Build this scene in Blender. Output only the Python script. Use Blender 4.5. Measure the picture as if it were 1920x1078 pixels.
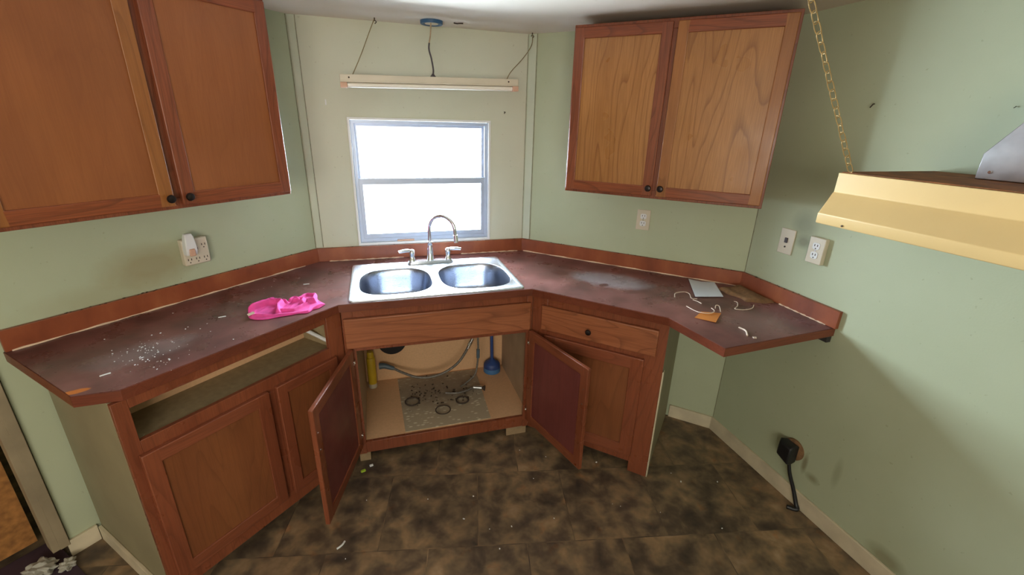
import bpy, bmesh, math, random
from math import sin, cos, pi, radians
from mathutils import Vector, Matrix
from mathutils.geometry import tessellate_polygon
for o in list(bpy.data.objects): bpy.data.objects.remove(o)
SC = bpy.context.scene; COL = SC.collection
random.seed(7)

# ---------------------------------------------------------------- camera
CAM = (-0.1519, -2.6823, 1.6981)
cd = bpy.data.cameras.new('camera'); co = bpy.data.objects.new('camera', cd); COL.objects.link(co)
cd.sensor_fit = 'HORIZONTAL'; cd.sensor_width = 36; cd.lens = 36*832.68/1920
cd.clip_start = .02
p, y, r = radians(-20.4134), radians(17.176), radians(1.5195)
Fv = Vector((sin(y)*cos(p), cos(y)*cos(p), sin(p))); Rv = Vector((cos(y), -sin(y), 0)); Uv = Rv.cross(Fv)
R2 = Rv*cos(r)+Uv*sin(r); U2 = Uv*cos(r)-Rv*sin(r)
co.matrix_world = Matrix(((R2.x, U2.x, -Fv.x, CAM[0]), (R2.y, U2.y, -Fv.y, CAM[1]), (R2.z, U2.z, -Fv.z, CAM[2]), (0, 0, 0, 1)))
SC.camera = co

# ---------------------------------------------------------------- world, light, exposure
W = bpy.data.worlds.new('world'); SC.world = W; W.use_nodes = True
bg = W.node_tree.nodes['Background']; bg.inputs[0].default_value = (.93, .96, 1, 1); bg.inputs[1].default_value = 3
def area(name, loc, rot, sx, sy, power, color):
    l = bpy.data.lights.new(name, 'AREA'); l.shape = 'RECTANGLE'; l.size = sx; l.size_y = sy; l.energy = power; l.color = color
    o = bpy.data.objects.new(name, l); o.location = loc; o.rotation_euler = rot; COL.objects.link(o); return o
area('daylight_at_sink_window', (.124, .55, 1.55), (radians(-80), 0, 0), 1.7, 1.5, 480, (.73, .885, 1))
area('added_rear_fill', (-.9, -4.52, 1.45), (radians(104), 0, 0), 1.9, 1.2, 52, (1, .86, .64))  # warm fill lamp added behind the camera, outside an added window
SC.view_settings.view_transform = 'Standard'; SC.view_settings.look = 'None'
SC.view_settings.gamma = 1; SC.view_settings.use_curve_mapping = False
SC.view_settings.exposure = 0.14

# ---------------------------------------------------------------- materials
def srgb(r, g, b):
    f = lambda c: (c/255/12.92) if c/255 <= .04045 else ((c/255+.055)/1.055)**2.4
    return (f(r), f(g), f(b), 1)
def newmat(name, rough=.5, metal=0, spec=.5):
    m = bpy.data.materials.new(name); m.use_nodes = True; nt = m.node_tree; b = nt.nodes['Principled BSDF']
    b.inputs['Roughness'].default_value = rough; b.inputs['Metallic'].default_value = metal
    b.inputs['Specular IOR Level'].default_value = spec
    return m, nt, b
def N(nt, t, **k):
    n = nt.nodes.new(t)
    for a, v in k.items(): setattr(n, a, v)
    return n
def ramp(nt, fac, stops):
    n = N(nt, 'ShaderNodeValToRGB'); e = n.color_ramp.elements
    while len(e) < len(stops): e.new(.5)
    for i, (q, c) in enumerate(stops): e[i].position = q; e[i].color = c
    nt.links.new(fac, n.inputs[0]); return n.outputs[0]
def mixc(nt, fac, a, b, mode='MIX'):
    n = N(nt, 'ShaderNodeMix', data_type='RGBA', blend_type=mode)
    for s, v in ((0, fac), (6, a), (7, b)):
        if hasattr(v, 'is_linked'): nt.links.new(v, n.inputs[s])
        else: n.inputs[s].default_value = v
    return n.outputs[2]
def coords(nt, scale=(1, 1, 1), kind='Object', rnd=0, rot=(0, 0, 0)):
    tc = N(nt, 'ShaderNodeTexCoord'); mp = N(nt, 'ShaderNodeMapping'); mp.inputs['Scale'].default_value = scale; mp.inputs['Rotation'].default_value = rot
    src = tc.outputs[kind]
    if rnd:
        oi = N(nt, 'ShaderNodeObjectInfo'); ad = N(nt, 'ShaderNodeVectorMath', operation='ADD')
        mu = N(nt, 'ShaderNodeMath', operation='MULTIPLY'); mu.inputs[1].default_value = rnd
        nt.links.new(oi.outputs['Random'], mu.inputs[0]); nt.links.new(src, ad.inputs[0]); nt.links.new(mu.outputs[0], ad.inputs[1]); src = ad.outputs[0]
    nt.links.new(src, mp.inputs[0]); return mp.outputs[0]
def noise(nt, vec, scale=5, detail=4, rough=.5, dist=0):
    n = N(nt, 'ShaderNodeTexNoise'); n.inputs['Scale'].default_value = scale; n.inputs['Detail'].default_value = detail
    n.inputs['Roughness'].default_value = rough; n.inputs['Distortion'].default_value = dist
    nt.links.new(vec, n.inputs['Vector']); return n.outputs['Fac']
def bump(nt, b, h, strength=.2, dist=.002):
    n = N(nt, 'ShaderNodeBump'); n.inputs['Strength'].default_value = strength; n.inputs['Distance'].default_value = dist
    nt.links.new(h, n.inputs['Height']); nt.links.new(n.outputs[0], b.inputs['Normal'])
def flat(name, col, rough=.5, metal=0, var=.12, sc=20, spec=.5):
    m, nt, b = newmat(name, rough, metal, spec); v = coords(nt, rnd=5); f = noise(nt, v, sc, 3)
    d = tuple(c*(1-var) for c in col[:3])+(1,); l = tuple(min(1, c*(1+var)) for c in col[:3])+(1,)
    nt.links.new(ramp(nt, f, [(.3, d), (.7, l)]), b.inputs['Base Color']); return m
def wood(name, dark, mid, light, axis='z', rough=.38, grain=1.0, cath=.5, spec=.45):
    m, nt, b = newmat(name, rough, 0, spec)
    s1 = {'z': (1, 1, .10), 'x': (.10, 1, 1)}[axis]; s2 = {'z': (1, 1, .03), 'x': (.03, 1, 1)}[axis]
    v = coords(nt, s1, rnd=9); v2 = coords(nt, s2, rnd=9)
    big = noise(nt, v, 9, 3, .5, .6)
    base = ramp(nt, big, [(.25, mid), (.75, light)])
    cn = noise(nt, coords(nt, {'z': (1, 1, .13), 'x': (.13, 1, 1)}[axis], rnd=9), 3.6, 2.5, .45, .25)
    m1 = N(nt, 'ShaderNodeMath', operation='MULTIPLY'); nt.links.new(cn, m1.inputs[0]); m1.inputs[1].default_value = 24
    m2 = N(nt, 'ShaderNodeMath', operation='FRACT'); nt.links.new(m1.outputs[0], m2.inputs[0])
    line = ramp(nt, m2.outputs[0], [(0, (.9, .9, .9, 1)), (.07, (.55, .55, .55, 1)), (.24, (0, 0, 0, 1)), (.95, (0, 0, 0, 1)), (1, (.9, .9, .9, 1))])
    fine = noise(nt, v2, 260, 2, .6)
    pore = ramp(nt, fine, [(.44, (1, 1, 1, 1)), (.56, (0, 0, 0, 1))])
    mk = N(nt, 'ShaderNodeMath', operation='MULTIPLY'); nt.links.new(line, mk.inputs[0]); mk.inputs[1].default_value = cath
    pk = N(nt, 'ShaderNodeMath', operation='MULTIPLY'); nt.links.new(pore, pk.inputs[0]); pk.inputs[1].default_value = .28*grain
    c = mixc(nt, mk.outputs[0], base, dark); c = mixc(nt, pk.outputs[0], c, dark)
    blot = ramp(nt, noise(nt, coords(nt, rnd=3), 2.2, 3), [(.35, (.80, .78, .76, 1)), (.7, (1.08, 1.06, 1.04, 1))])
    c = mixc(nt, .6, c, blot, 'MULTIPLY')
    nt.links.new(c, b.inputs['Base Color']); bump(nt, b, fine, .12, .001)
    rr = ramp(nt, noise(nt, coords(nt), 6, 3), [(.3, (rough-.08,)*3+(1,)), (.7, (rough+.1,)*3+(1,))]); nt.links.new(rr, b.inputs['Roughness'])
    return m
def stainmask(nt, c0, rx, rz, soft=.5, warp=.4, sc=9):
    tc = N(nt, 'ShaderNodeTexCoord'); mp = N(nt, 'ShaderNodeMapping', vector_type='TEXTURE'); mp.inputs['Location'].default_value = (c0[0], 0, c0[1]); mp.inputs['Scale'].default_value = (rx, 10, rz)
    nt.links.new(tc.outputs['Object'], mp.inputs[0]); ln = N(nt, 'ShaderNodeVectorMath', operation='LENGTH'); nt.links.new(mp.outputs[0], ln.inputs[0])
    ad = N(nt, 'ShaderNodeMath', operation='MULTIPLY_ADD'); nt.links.new(noise(nt, coords(nt), sc, 3, .6), ad.inputs[0]); ad.inputs[1].default_value = warp*2; nt.links.new(ln.outputs['Value'], ad.inputs[2])
    sb = N(nt, 'ShaderNodeMapRange'); sb.inputs[1].default_value = 1+warp-soft; sb.inputs[2].default_value = 1+warp+soft; sb.inputs[3].default_value = 1; sb.inputs[4].default_value = 0
    nt.links.new(ad.outputs[0], sb.inputs[0]); return sb.outputs[0]
def wallmat(name, c1, c2, stain=None, marks=()):
    m, nt, b = newmat(name, .62, 0, .3); v = coords(nt, kind='Object')
    c = ramp(nt, noise(nt, v, 1.6, 4, .6), [(.3, c1), (.7, c2)])
    sp = ramp(nt, noise(nt, coords(nt), 55, 2, .4), [(.70, (0, 0, 0, 1)), (.76, (1, 1, 1, 1))])
    mk = N(nt, 'ShaderNodeMath', operation='MULTIPLY'); nt.links.new(sp, mk.inputs[0]); mk.inputs[1].default_value = .25
    c = mixc(nt, mk.outputs[0], c, stain or srgb(120, 112, 80))
    for mx_, mz_, rx, rz, k, sc_ in marks:
        q = N(nt, 'ShaderNodeMath', operation='MULTIPLY'); nt.links.new(stainmask(nt, (mx_, mz_), rx, rz), q.inputs[0]); q.inputs[1].default_value = k; c = mixc(nt, q.outputs[0], c, sc_)
    nt.links.new(c, b.inputs['Base Color']); bump(nt, b, noise(nt, coords(nt), 160, 3), .18, .0012); return m
M = {}
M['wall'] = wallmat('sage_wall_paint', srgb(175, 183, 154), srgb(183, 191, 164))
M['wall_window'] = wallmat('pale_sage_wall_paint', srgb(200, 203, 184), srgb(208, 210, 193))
SMOKE, SCUFF, OCHRE = srgb(112, 116, 100), srgb(104, 88, 50), srgb(146, 126, 84)
M['wall_right_far'] = wallmat('marked_sage_wall_paint', srgb(175, 183, 154), srgb(183, 191, 164), marks=((-.27, 1.30, .05, .05, .45, SMOKE), (-.285, 1.225, .035, .025, .6, SMOKE), (-.58, .235, .012, .05, .6, SCUFF), (-.63, .19, .03, .02, .5, SCUFF), (-.98, .10, .06, .04, .5, SCUFF), (-.72, .30, .015, .06, .3, SCUFF)))
M['wall_left'] = wallmat('smudged_sage_wall_paint', srgb(175, 183, 154), srgb(183, 191, 164), marks=((.80, 1.10, .14, .07, .5, OCHRE), (.95, 1.02, .2, .05, .25, OCHRE)))
M['ceiling'] = wallmat('ceiling_paint', srgb(214, 204, 190), srgb(224, 214, 200), srgb(170, 150, 120))
M['wood_red'] = wood('stained_oak_frame', srgb(76, 36, 22), srgb(130, 68, 44), srgb(150, 84, 54), 'z', .36)
M['wood_red_h'] = wood('stained_oak_rail', srgb(70, 30, 16), srgb(128, 64, 36), srgb(150, 80, 46), 'x', .36)
M['wood_plain'] = wood('smooth_birch_panel', srgb(104, 52, 24), srgb(142, 82, 44), srgb(158, 96, 54), 'z', .42, .35, .12)
M['wood_oak'] = wood('golden_oak_panel', srgb(112, 64, 28), srgb(164, 110, 60), srgb(180, 126, 74), 'z', .33, .8, .6)
M['wood_ochre'] = wood('ochre_stile', srgb(104, 60, 26), srgb(152, 94, 48), srgb(168, 110, 60), 'z', .36, .6, .4)
M['wood_low'] = wood('dark_stained_door', srgb(70, 34, 22), srgb(124, 66, 44), srgb(142, 80, 54), 'z', .3, .6, .3)
M['wood_low_h'] = wood('dark_stained_rail', srgb(70, 34, 22), srgb(124, 66, 44), srgb(142, 80, 54), 'x', .4, .6, .3)
M['wood_low_panel'] = wood('dark_stained_panel', srgb(78, 40, 22), srgb(122, 70, 42), srgb(138, 84, 50), 'z', .42, .4, .25)
M['wood_inner'] = wood('maroon_inner_panel', srgb(72, 32, 32), srgb(108, 54, 52), srgb(120, 62, 58), 'z', .42, .4, .2)
M['wood_drawer'] = wood('knotty_oak_drawer', srgb(100, 54, 32), srgb(148, 86, 56), srgb(168, 104, 70), 'x', .36, .9, .6)
M['edge_wood'] = wood('counter_edge_wood', srgb(66, 30, 20), srgb(106, 54, 38), srgb(126, 66, 46), 'x', .34, .7, .3)
# backsplash
m, nt, b = newmat('orange_brown_backsplash', .38)
c = ramp(nt, noise(nt, coords(nt, (1, 1, .5)), 7, 4, .6), [(.3, srgb(122, 60, 36)), (.55, srgb(144, 76, 46)), (.75, srgb(162, 94, 58))])
nt.links.new(c, b.inputs['Base Color']); M['splash'] = m
# countertop laminate
m, nt, b = newmat('worn_brown_laminate', .3)
v = coords(nt); f = noise(nt, v, 5.5, 4, .55, .2)
c = ramp(nt, f, [(.28, srgb(86, 56, 54)), (.45, srgb(108, 70, 66)), (.6, srgb(126, 82, 78)), (.78, srgb(136, 94, 90))])
f2 = ramp(nt, noise(nt, v, 2.2, 2, .4), [(.38, (.72, .7, .74, 1)), (.66, (1.08, 1.02, 1, 1))]); c = mixc(nt, .8, c, f2, 'MULTIPLY')
def blob(nt, centre, rx, ry, ang, soft=.35, warp=.5):
    """a stain with its own outline at a place on the surface"""
    tc = N(nt, 'ShaderNodeTexCoord'); mp = N(nt, 'ShaderNodeMapping', vector_type='TEXTURE'); mp.inputs['Location'].default_value = (centre[0], centre[1], centre[2] if len(centre) > 2 else 0)
    mp.inputs['Rotation'].default_value = (0, 0, ang); mp.inputs['Scale'].default_value = (rx, ry, 10)
    nt.links.new(tc.outputs['Object'], mp.inputs[0])
    ln = N(nt, 'ShaderNodeVectorMath', operation='LENGTH'); nt.links.new(mp.outputs[0], ln.inputs[0])
    nz = noise(nt, coords(nt), 16, 4, .6); ad = N(nt, 'ShaderNodeMath', operation='MULTIPLY_ADD'); nt.links.new(nz, ad.inputs[0]); ad.inputs[1].default_value = warp*2; nt.links.new(ln.outputs['Value'], ad.inputs[2])
    sb = N(nt, 'ShaderNodeMapRange'); sb.inputs[1].default_value = 1+warp-soft; sb.inputs[2].default_value = 1+warp+soft; sb.inputs[3].default_value = 1; sb.inputs[4].default_value = 0
    nt.links.new(ad.outputs[0], sb.inputs[0]); return sb.outputs[0]
def scaled(nt, s, k):
    q = N(nt, 'ShaderNodeMath', operation='MULTIPLY'); nt.links.new(s, q.inputs[0]); q.inputs[1].default_value = k; return q.outputs[0]
film = blob(nt, (1.03, -.68, 0), .19, .11, -.75, .25, .35)
c = mixc(nt, scaled(nt, film, .55), c, srgb(168, 164, 172))
c = mixc(nt, scaled(nt, blob(nt, (.88, -.42, 0), .06, .035, -.7, .1, .3), .8), c, srgb(84, 36, 34))
c = mixc(nt, scaled(nt, blob(nt, (.80, -.50, 0), .05, .04, -.7, .1, .3), .8), c, srgb(84, 36, 34))
c = mixc(nt, scaled(nt, blob(nt, (.95, -.74, 0), .03, .02, .3, .1, .3), .8), c, srgb(84, 36, 34))
c = mixc(nt, scaled(nt, blob(nt, (-.97, -1.0, 0), .14, .07, .6, .4, .5), .35), c, srgb(150, 140, 140))
c = mixc(nt, scaled(nt, blob(nt, (1.40, -1.30, 0), .16, .1, .2, .5, .4), .3), c, srgb(130, 118, 112))
c = mixc(nt, blob(nt, (-1.055, -1.232, 0), .035, .013, .3, .15, .5), c, srgb(196, 112, 48))
nt.links.new(c, b.inputs['Base Color'])
rr = ramp(nt, noise(nt, v, 8, 4, .6), [(.3, (.22, .22, .22, 1)), (.7, (.42, .42, .42, 1))]); nt.links.new(rr, b.inputs['Roughness'])
M['counter'] = m
# floor vinyl
m, nt, b = newmat('mottled_brown_vinyl', .42, 0, .4)
v = coords(nt, rot=(0, 0, radians(12)))
br = N(nt, 'ShaderNodeTexBrick'); br.offset = .5; br.inputs['Scale'].default_value = 1; br.inputs['Brick Width'].default_value = .42; br.inputs['Row Height'].default_value = .42
br.inputs['Mortar Size'].default_value = .002; br.inputs['Color1'].default_value = (.2, .2, .2, 1); br.inputs['Color2'].default_value = (.45, .45, .45, 1); br.inputs['Mortar'].default_value = (.4, .4, .4, 1)
nt.links.new(v, br.inputs['Vector'])
ad = N(nt, 'ShaderNodeVectorMath', operation='MULTIPLY_ADD'); ad.inputs[1].default_value = (7, 5, 3); nt.links.new(br.outputs['Color'], ad.inputs[0]); nt.links.new(v, ad.inputs[2])
f = noise(nt, ad.outputs[0], 9.5, 3.5, .55, .2)
c = ramp(nt, f, [(.28, srgb(66, 57, 52)), (.42, srgb(94, 80, 66)), (.52, srgb(118, 101, 80)), (.62, srgb(142, 118, 90)), (.76, srgb(166, 142, 114))])
c2 = ramp(nt, noise(nt, v, 3.1, 3), [(.38, (.72, .70, .70, 1)), (.65, (1.12, 1.07, 1.02, 1))]); c = mixc(nt, .75, c, c2, 'MULTIPLY')
c3 = ramp(nt, noise(nt, v, 13, 3), [(.62, (1, 1, 1, 1)), (.74, (1.25, .85, .6, 1))]); c = mixc(nt, .6, c, c3, 'MULTIPLY')
c = mixc(nt, scaled(nt, br.outputs['Fac'], .15), c, srgb(40, 34, 28))
nt.links.new(c, b.inputs['Base Color']); bump(nt, b, f, .15, .002); M['floor'] = m
# misc
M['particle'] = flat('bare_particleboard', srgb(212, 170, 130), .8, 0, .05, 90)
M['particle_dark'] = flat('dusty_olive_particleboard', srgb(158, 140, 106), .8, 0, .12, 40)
M['cab_side'] = flat('grey_green_cabinet_side', srgb(140, 132, 104), .6, 0, .08, 6)
M['cab_side_brown'] = flat('dusty_brown_cabinet_side', srgb(168, 144, 118), .7, 0, .1, 8)
M['osb'] = flat('orange_brown_chipboard', srgb(160, 108, 56), .85, 0, .35, 35)
M['base'] = flat('cream_baseboard_paint', srgb(206, 194, 168), .5, 0, .14, 9)
M['trim'] = flat('sage_batten_paint', srgb(194, 201, 182), .55, 0, .05, 6)
M['casing'] = flat('peach_white_casing', srgb(144, 130, 106), .6, 0, .18, 9)
M['white'] = flat('white_paint', srgb(226, 228, 230), .4, 0, .04, 9)
M['ivory'] = flat('ivory_plastic', srgb(208, 198, 178), .35, 0, .04, 9)
M['almond'] = flat('almond_enamel', srgb(226, 196, 138), .35, 0, .04, 4)
M['rust'] = flat('rusty_brown_top', srgb(126, 76, 34), .8, 0, .4, 14)
M['alu'] = flat('window_aluminium', srgb(176, 186, 206), .4, .35, .05, 9)
M['black'] = flat('black_plastic', srgb(26, 26, 30), .4, 0, .1, 9)
M['slot'] = flat('dark_slot', srgb(50, 34, 26), .7, 0, .1, 9)
M['knob'] = flat('dark_bronze', srgb(44, 36, 36), .35, .6, .1, 30)
M['chrome'] = flat('chrome', (.84, .87, .93, 1), .16, 1, .02, 9)
M['tin'] = flat('galvanised_steel', (.62, .64, .66, 1), .32, 1, .2, 12)
M['steel_dull'] = flat('grey_braided_hose', srgb(116, 112, 106), .5, .3, .3, 90)
M['brass'] = flat('pale_brass_chain', srgb(180, 150, 96), .4, .4, .1, 30)
M['blue_box'] = flat('blue_electrical_plastic', srgb(52, 92, 130), .5, 0, .1, 20)
M['cord'] = flat('grey_cord', srgb(72, 66, 74), .6, 0, .2, 60)
M['cord_tan'] = flat('tan_cord', srgb(176, 150, 120), .6, 0, .2, 60)
M['wire_twine'] = flat('dull_hanging_wire', srgb(140, 128, 92), .6, .2, .2, 60)
M['pink'] = flat('hot_pink_cloth', srgb(226, 76, 156), .9, 0, .14, 30)
M['paper'] = flat('white_paper', srgb(214, 220, 228), .7, 0, .03, 9)
M['rag'] = flat('brown_felt', srgb(124, 92, 62), .95, 0, .22, 60)
M['tag'] = flat('orange_card', srgb(198, 122, 52), .7, 0, .1, 9)
M['whitewire'] = flat('white_plastic_wire', srgb(214, 196, 178), .5, 0, .1, 60)
M['caulk'] = flat('cream_caulk', srgb(222, 196, 170), .6, 0, .14, 30)
M['yellow'] = flat('yellow_can_paint', srgb(206, 170, 40), .4, 0, .1, 20)
M['blue'] = flat('blue_rubber', srgb(40, 66, 124), .5, 0, .15, 20)
M['blue_light'] = flat('light_blue_rubber', srgb(66, 112, 160), .5, 0, .15, 20)
M['spray'] = flat('blue_grey_plastic', srgb(84, 100, 112), .45, 0, .1, 20)
M['dirt'] = flat('dark_dirt', srgb(64, 52, 44), .9, 0, .3, 60)
M['toe'] = flat('light_toe_board', srgb(150, 126, 96), .7, 0, .12, 30)
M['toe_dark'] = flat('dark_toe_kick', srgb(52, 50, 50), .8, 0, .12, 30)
M['purple'] = flat('dark_plum_mat', srgb(62, 44, 56), .8, 0, .3, 9)
M['green'] = flat('lime_plastic', srgb(170, 200, 60), .4, 0, .1, 20)
M['tube'] = flat('fluorescent_tube_glass', srgb(238, 232, 220), .15, 0, .02, 9)
M['socket'] = flat('pinkish_socket', srgb(206, 164, 140), .5, 0, .06, 20)
M['dim_paper'] = flat('dimmed_white_paper', srgb(168, 166, 156), .8, 0, .1, 20)  # white paper darkened, the dim corner's shade is put into the colour
# clear liner mat on cabinet floor: pale pattern of raised ovals with grime
m, nt, b = newmat('patterned_liner_mat', .45)
v = coords(nt, (1, 1, 1)); vo = N(nt, 'ShaderNodeTexVoronoi'); vo.inputs['Scale'].default_value = 46
vm = coords(nt, (.55, 1.0, 1)); nt.links.new(vm, vo.inputs['Vector'])
c = ramp(nt, vo.outputs['Distance'], [(.16, srgb(214, 208, 186)), (.34, srgb(172, 158, 134))])
c = mixc(nt, scaled(nt, blob(nt, (0, .10, 0), .27, .17, 0, .5, .6), .75), c, srgb(112, 102, 92))
nt.links.new(c, b.inputs['Base Color']); M['mat'] = m
# brushed sink steel
m, nt, b = newmat('sink_stainless', .2, 1); b.inputs['Base Color'].default_value = (.78, .84, .95, 1)
fz = noise(nt, coords(nt, (1, 14, 14)), 60, 3, .6); nt.links.new(ramp(nt, fz, [(.3, (.20,)*3+(1,)), (.7, (.34,)*3+(1,))]), b.inputs['Roughness']); M['sink'] = m
m, nt, b = newmat('shaded_bowl_stainless', .3, 1); b.inputs['Base Color'].default_value = (.40, .43, .50, 1)  # deck steel darkened for the bowls, their shade is put into the colour
fz = noise(nt, coords(nt, (1, 14, 14)), 60, 3, .6); nt.links.new(ramp(nt, fz, [(.3, (.24,)*3+(1,)), (.7, (.34,)*3+(1,))]), b.inputs['Roughness']); M['bowl'] = m
# glass
m = bpy.data.materials.new('window_glass'); m.use_nodes = True; nt = m.node_tree; nt.nodes.clear()
ou = N(nt, 'ShaderNodeOutputMaterial'); tr = N(nt, 'ShaderNodeBsdfTransparent'); gl = N(nt, 'ShaderNodeBsdfGlossy'); gl.inputs['Roughness'].default_value = .02
fr = N(nt, 'ShaderNodeFresnel'); fr.inputs[0].default_value = 1.3; mx = N(nt, 'ShaderNodeMixShader')
nt.links.new(fr.outputs[0], mx.inputs[0]); nt.links.new(tr.outputs[0], mx.inputs[1]); nt.links.new(gl.outputs[0], mx.inputs[2]); nt.links.new(mx.outputs[0], ou.inputs[0]); M['glass'] = m

# ---------------------------------------------------------------- frames along each wall: s runs along it, d out into the room
A_, B_ = .5039, .7377
aL, aR, aRR = radians(43.9219), radians(44.3709), radians(89.6751)
class Fr:
    def __init__(s, o, d, n):
        s.o, s.d, s.n = Vector(o), Vector(d), Vector(n)
        s.sx = 1 if (s.d.x*s.n.y-s.d.y*s.n.x) > 0 else -1
        s.ang = math.atan2(s.sx*s.d.y, s.sx*s.d.x)
    def w(s, a, dd, z=0): q = s.o+s.d*a+s.n*dd; return Vector((q.x, q.y, z))
FL = Fr((-A_, 0), (-cos(aL), -sin(aL)), (sin(aL), -cos(aL)))
FR = Fr((B_, 0), (cos(aR), -sin(aR)), (-sin(aR), -cos(aR)))
RR0 = FR.w(1.3051, 0)
FRR = Fr((RR0.x, RR0.y), (cos(aRR), -sin(aRR)), (-sin(aRR), -cos(aRR)))
FB = Fr((0, 0), (1, 0), (0, -1))
FW = Fr((0, 0), (1, 0), (0, 1))

def shade(o, ang=40):
    me = o.data
    for q in me.polygons: q.use_smooth = True
    try: me.set_sharp_from_angle(angle=radians(ang))
    except Exception: pass
def bevel(o, w=.002, seg=2):
    md = o.modifiers.new('bevel', 'BEVEL'); md.width = w; md.segments = seg; md.limit_method = 'ANGLE'; md.angle_limit = radians(40)
def props(o, label=None, cat=None, group=None, kind=None):
    for k, v in (('label', label), ('category', cat), ('group', group), ('kind', kind)):
        if v: o[k] = v
    return o
class T:
    """a thing: an Empty at its base whose parts are built in wall coordinates (s, d, z)"""
    def __init__(s, name, label, cat, fr, o, group=None):
        s.fr, s.o0 = fr, Vector(o)
        s.e = bpy.data.objects.new(name, None); s.e.empty_display_size = .05; COL.objects.link(s.e)
        s.e.location = fr.w(*o); s.e.rotation_euler = (0, 0, fr.ang); props(s.e, label, cat, group)
    def L(s, q): return Vector((s.fr.sx*(q[0]-s.o0[0]), q[1]-s.o0[1], q[2]-s.o0[2]))
    def part(s, name, bm, mat, parent=None, bev=.0015, label=None, loc=None, rot=0, smooth=40, kind=None):
        """mesh in (s,d,z); if loc is given the mesh is already in local axes and is placed there"""
        if loc is None:
            for v in bm.verts: v.co = s.L(v.co)
        o = finish(name, bm, mat, bev, smooth)
        o.parent = parent or s.e
        if loc is not None:
            o.location = s.L(loc) if parent is None else loc; o.rotation_euler = (0, 0, rot)
        if label: o['label'] = label
        if kind: o['kind'] = kind
        return o
def finish(name, bm, mat, bev=0, smooth=40):
    bmesh.ops.recalc_face_normals(bm, faces=bm.faces)
    me = bpy.data.meshes.new(name); bm.to_mesh(me); bm.free(); me.materials.append(M[mat] if isinstance(mat, str) else mat)
    o = bpy.data.objects.new(name, me); COL.objects.link(o)
    shade(o, smooth)
    if bev: bevel(o, bev)
    return o
def single(name, bm, mat, fr, o0, label=None, cat=None, group=None, kind=None, bev=.0015, smooth=40):
    o0 = Vector(o0)
    for v in bm.verts: v.co = Vector((fr.sx*(v.co.x-o0.x), v.co.y-o0.y, v.co.z-o0.z))
    o = finish(name, bm, mat, bev, smooth); o.location = fr.w(*o0); o.rotation_euler = (0, 0, fr.ang)
    return props(o, label, cat, group, kind)

def BM(): return bmesh.new()
def box(bm, a0, a1, b0, b1, c0, c1):
    vs = [bm.verts.new((x, yy, z)) for x in (a0, a1) for yy in (b0, b1) for z in (c0, c1)]
    for f in ((0, 1, 3, 2), (4, 6, 7, 5), (0, 4, 5, 1), (2, 3, 7, 6), (0, 2, 6, 4), (1, 5, 7, 3)): bm.faces.new([vs[i] for i in f])
    return bm
def prism(bm, loops, z0, z1):
    """loops of plan points (first outer, rest holes) extruded between two heights"""
    polys = [[Vector((q[0], q[1], 0)) for q in l] for l in loops]; tris = tessellate_polygon(polys)
    flatp = [q for l in polys for q in l]
    b0 = [bm.verts.new((q.x, q.y, z0)) for q in flatp]; b1 = [bm.verts.new((q.x, q.y, z1)) for q in flatp]
    for t in tris:
        bm.faces.new([b0[i] for i in t]); bm.faces.new([b1[i] for i in reversed(t)])
    k = 0
    for l in polys:
        n = len(l)
        for i in range(n):
            a, c2 = k+i, k+(i+1) % n; bm.faces.new([b0[a], b0[c2], b1[c2], b1[a]])
        k += n
    return bm
def cyl(bm, p0, p1, r0, r1=None, n=20, caps=True):
    p0, p1 = Vector(p0), Vector(p1); r1 = r0 if r1 is None else r1; ax = (p1-p0).normalized()
    u = ax.orthogonal().normalized(); v = ax.cross(u)
    A = [bm.verts.new(p0+(u*cos(2*pi*i/n)+v*sin(2*pi*i/n))*r0) for i in range(n)]; Bv = [bm.verts.new(p1+(u*cos(2*pi*i/n)+v*sin(2*pi*i/n))*r1) for i in range(n)]
    for i in range(n): bm.faces.new([A[i], A[(i+1) % n], Bv[(i+1) % n], Bv[i]])
    if caps: bm.faces.new(list(reversed(A))); bm.faces.new(Bv)
    return bm
def lathe(bm, c, prof, n=28, ax='z'):
    """profile of (radius, height) round an axis through c"""
    c = Vector(c); rings = []
    for rr_, h in prof:
        ring = []
        for i in range(n):
            a = 2*pi*i/n; q = (rr_*cos(a), rr_*sin(a), h) if ax == 'z' else (rr_*cos(a), h, rr_*sin(a)) if ax == 'y' else (h, rr_*cos(a), rr_*sin(a))
            ring.append(bm.verts.new(c+Vector(q)))
        rings.append(ring)
    for a, b2 in zip(rings, rings[1:]):
        for i in range(n): bm.faces.new([a[i], a[(i+1) % n], b2[(i+1) % n], b2[i]])
    bm.faces.new(rings[0]); bm.faces.new(rings[-1]); return bm
def smooth_path(pts, k=8):
    P = [Vector(q) for q in pts]; out = []
    for i in range(len(P)-1):
        a, b2, c2, d2 = P[max(i-1, 0)], P[i], P[i+1], P[min(i+2, len(P)-1)]
        for j in range(k):
            t = j/k; out.append(.5*((2*b2)+(c2-a)*t+(2*a-5*b2+4*c2-d2)*t*t+(3*b2-a-3*c2+d2)*t**3))
    out.append(P[-1]); return out
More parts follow.
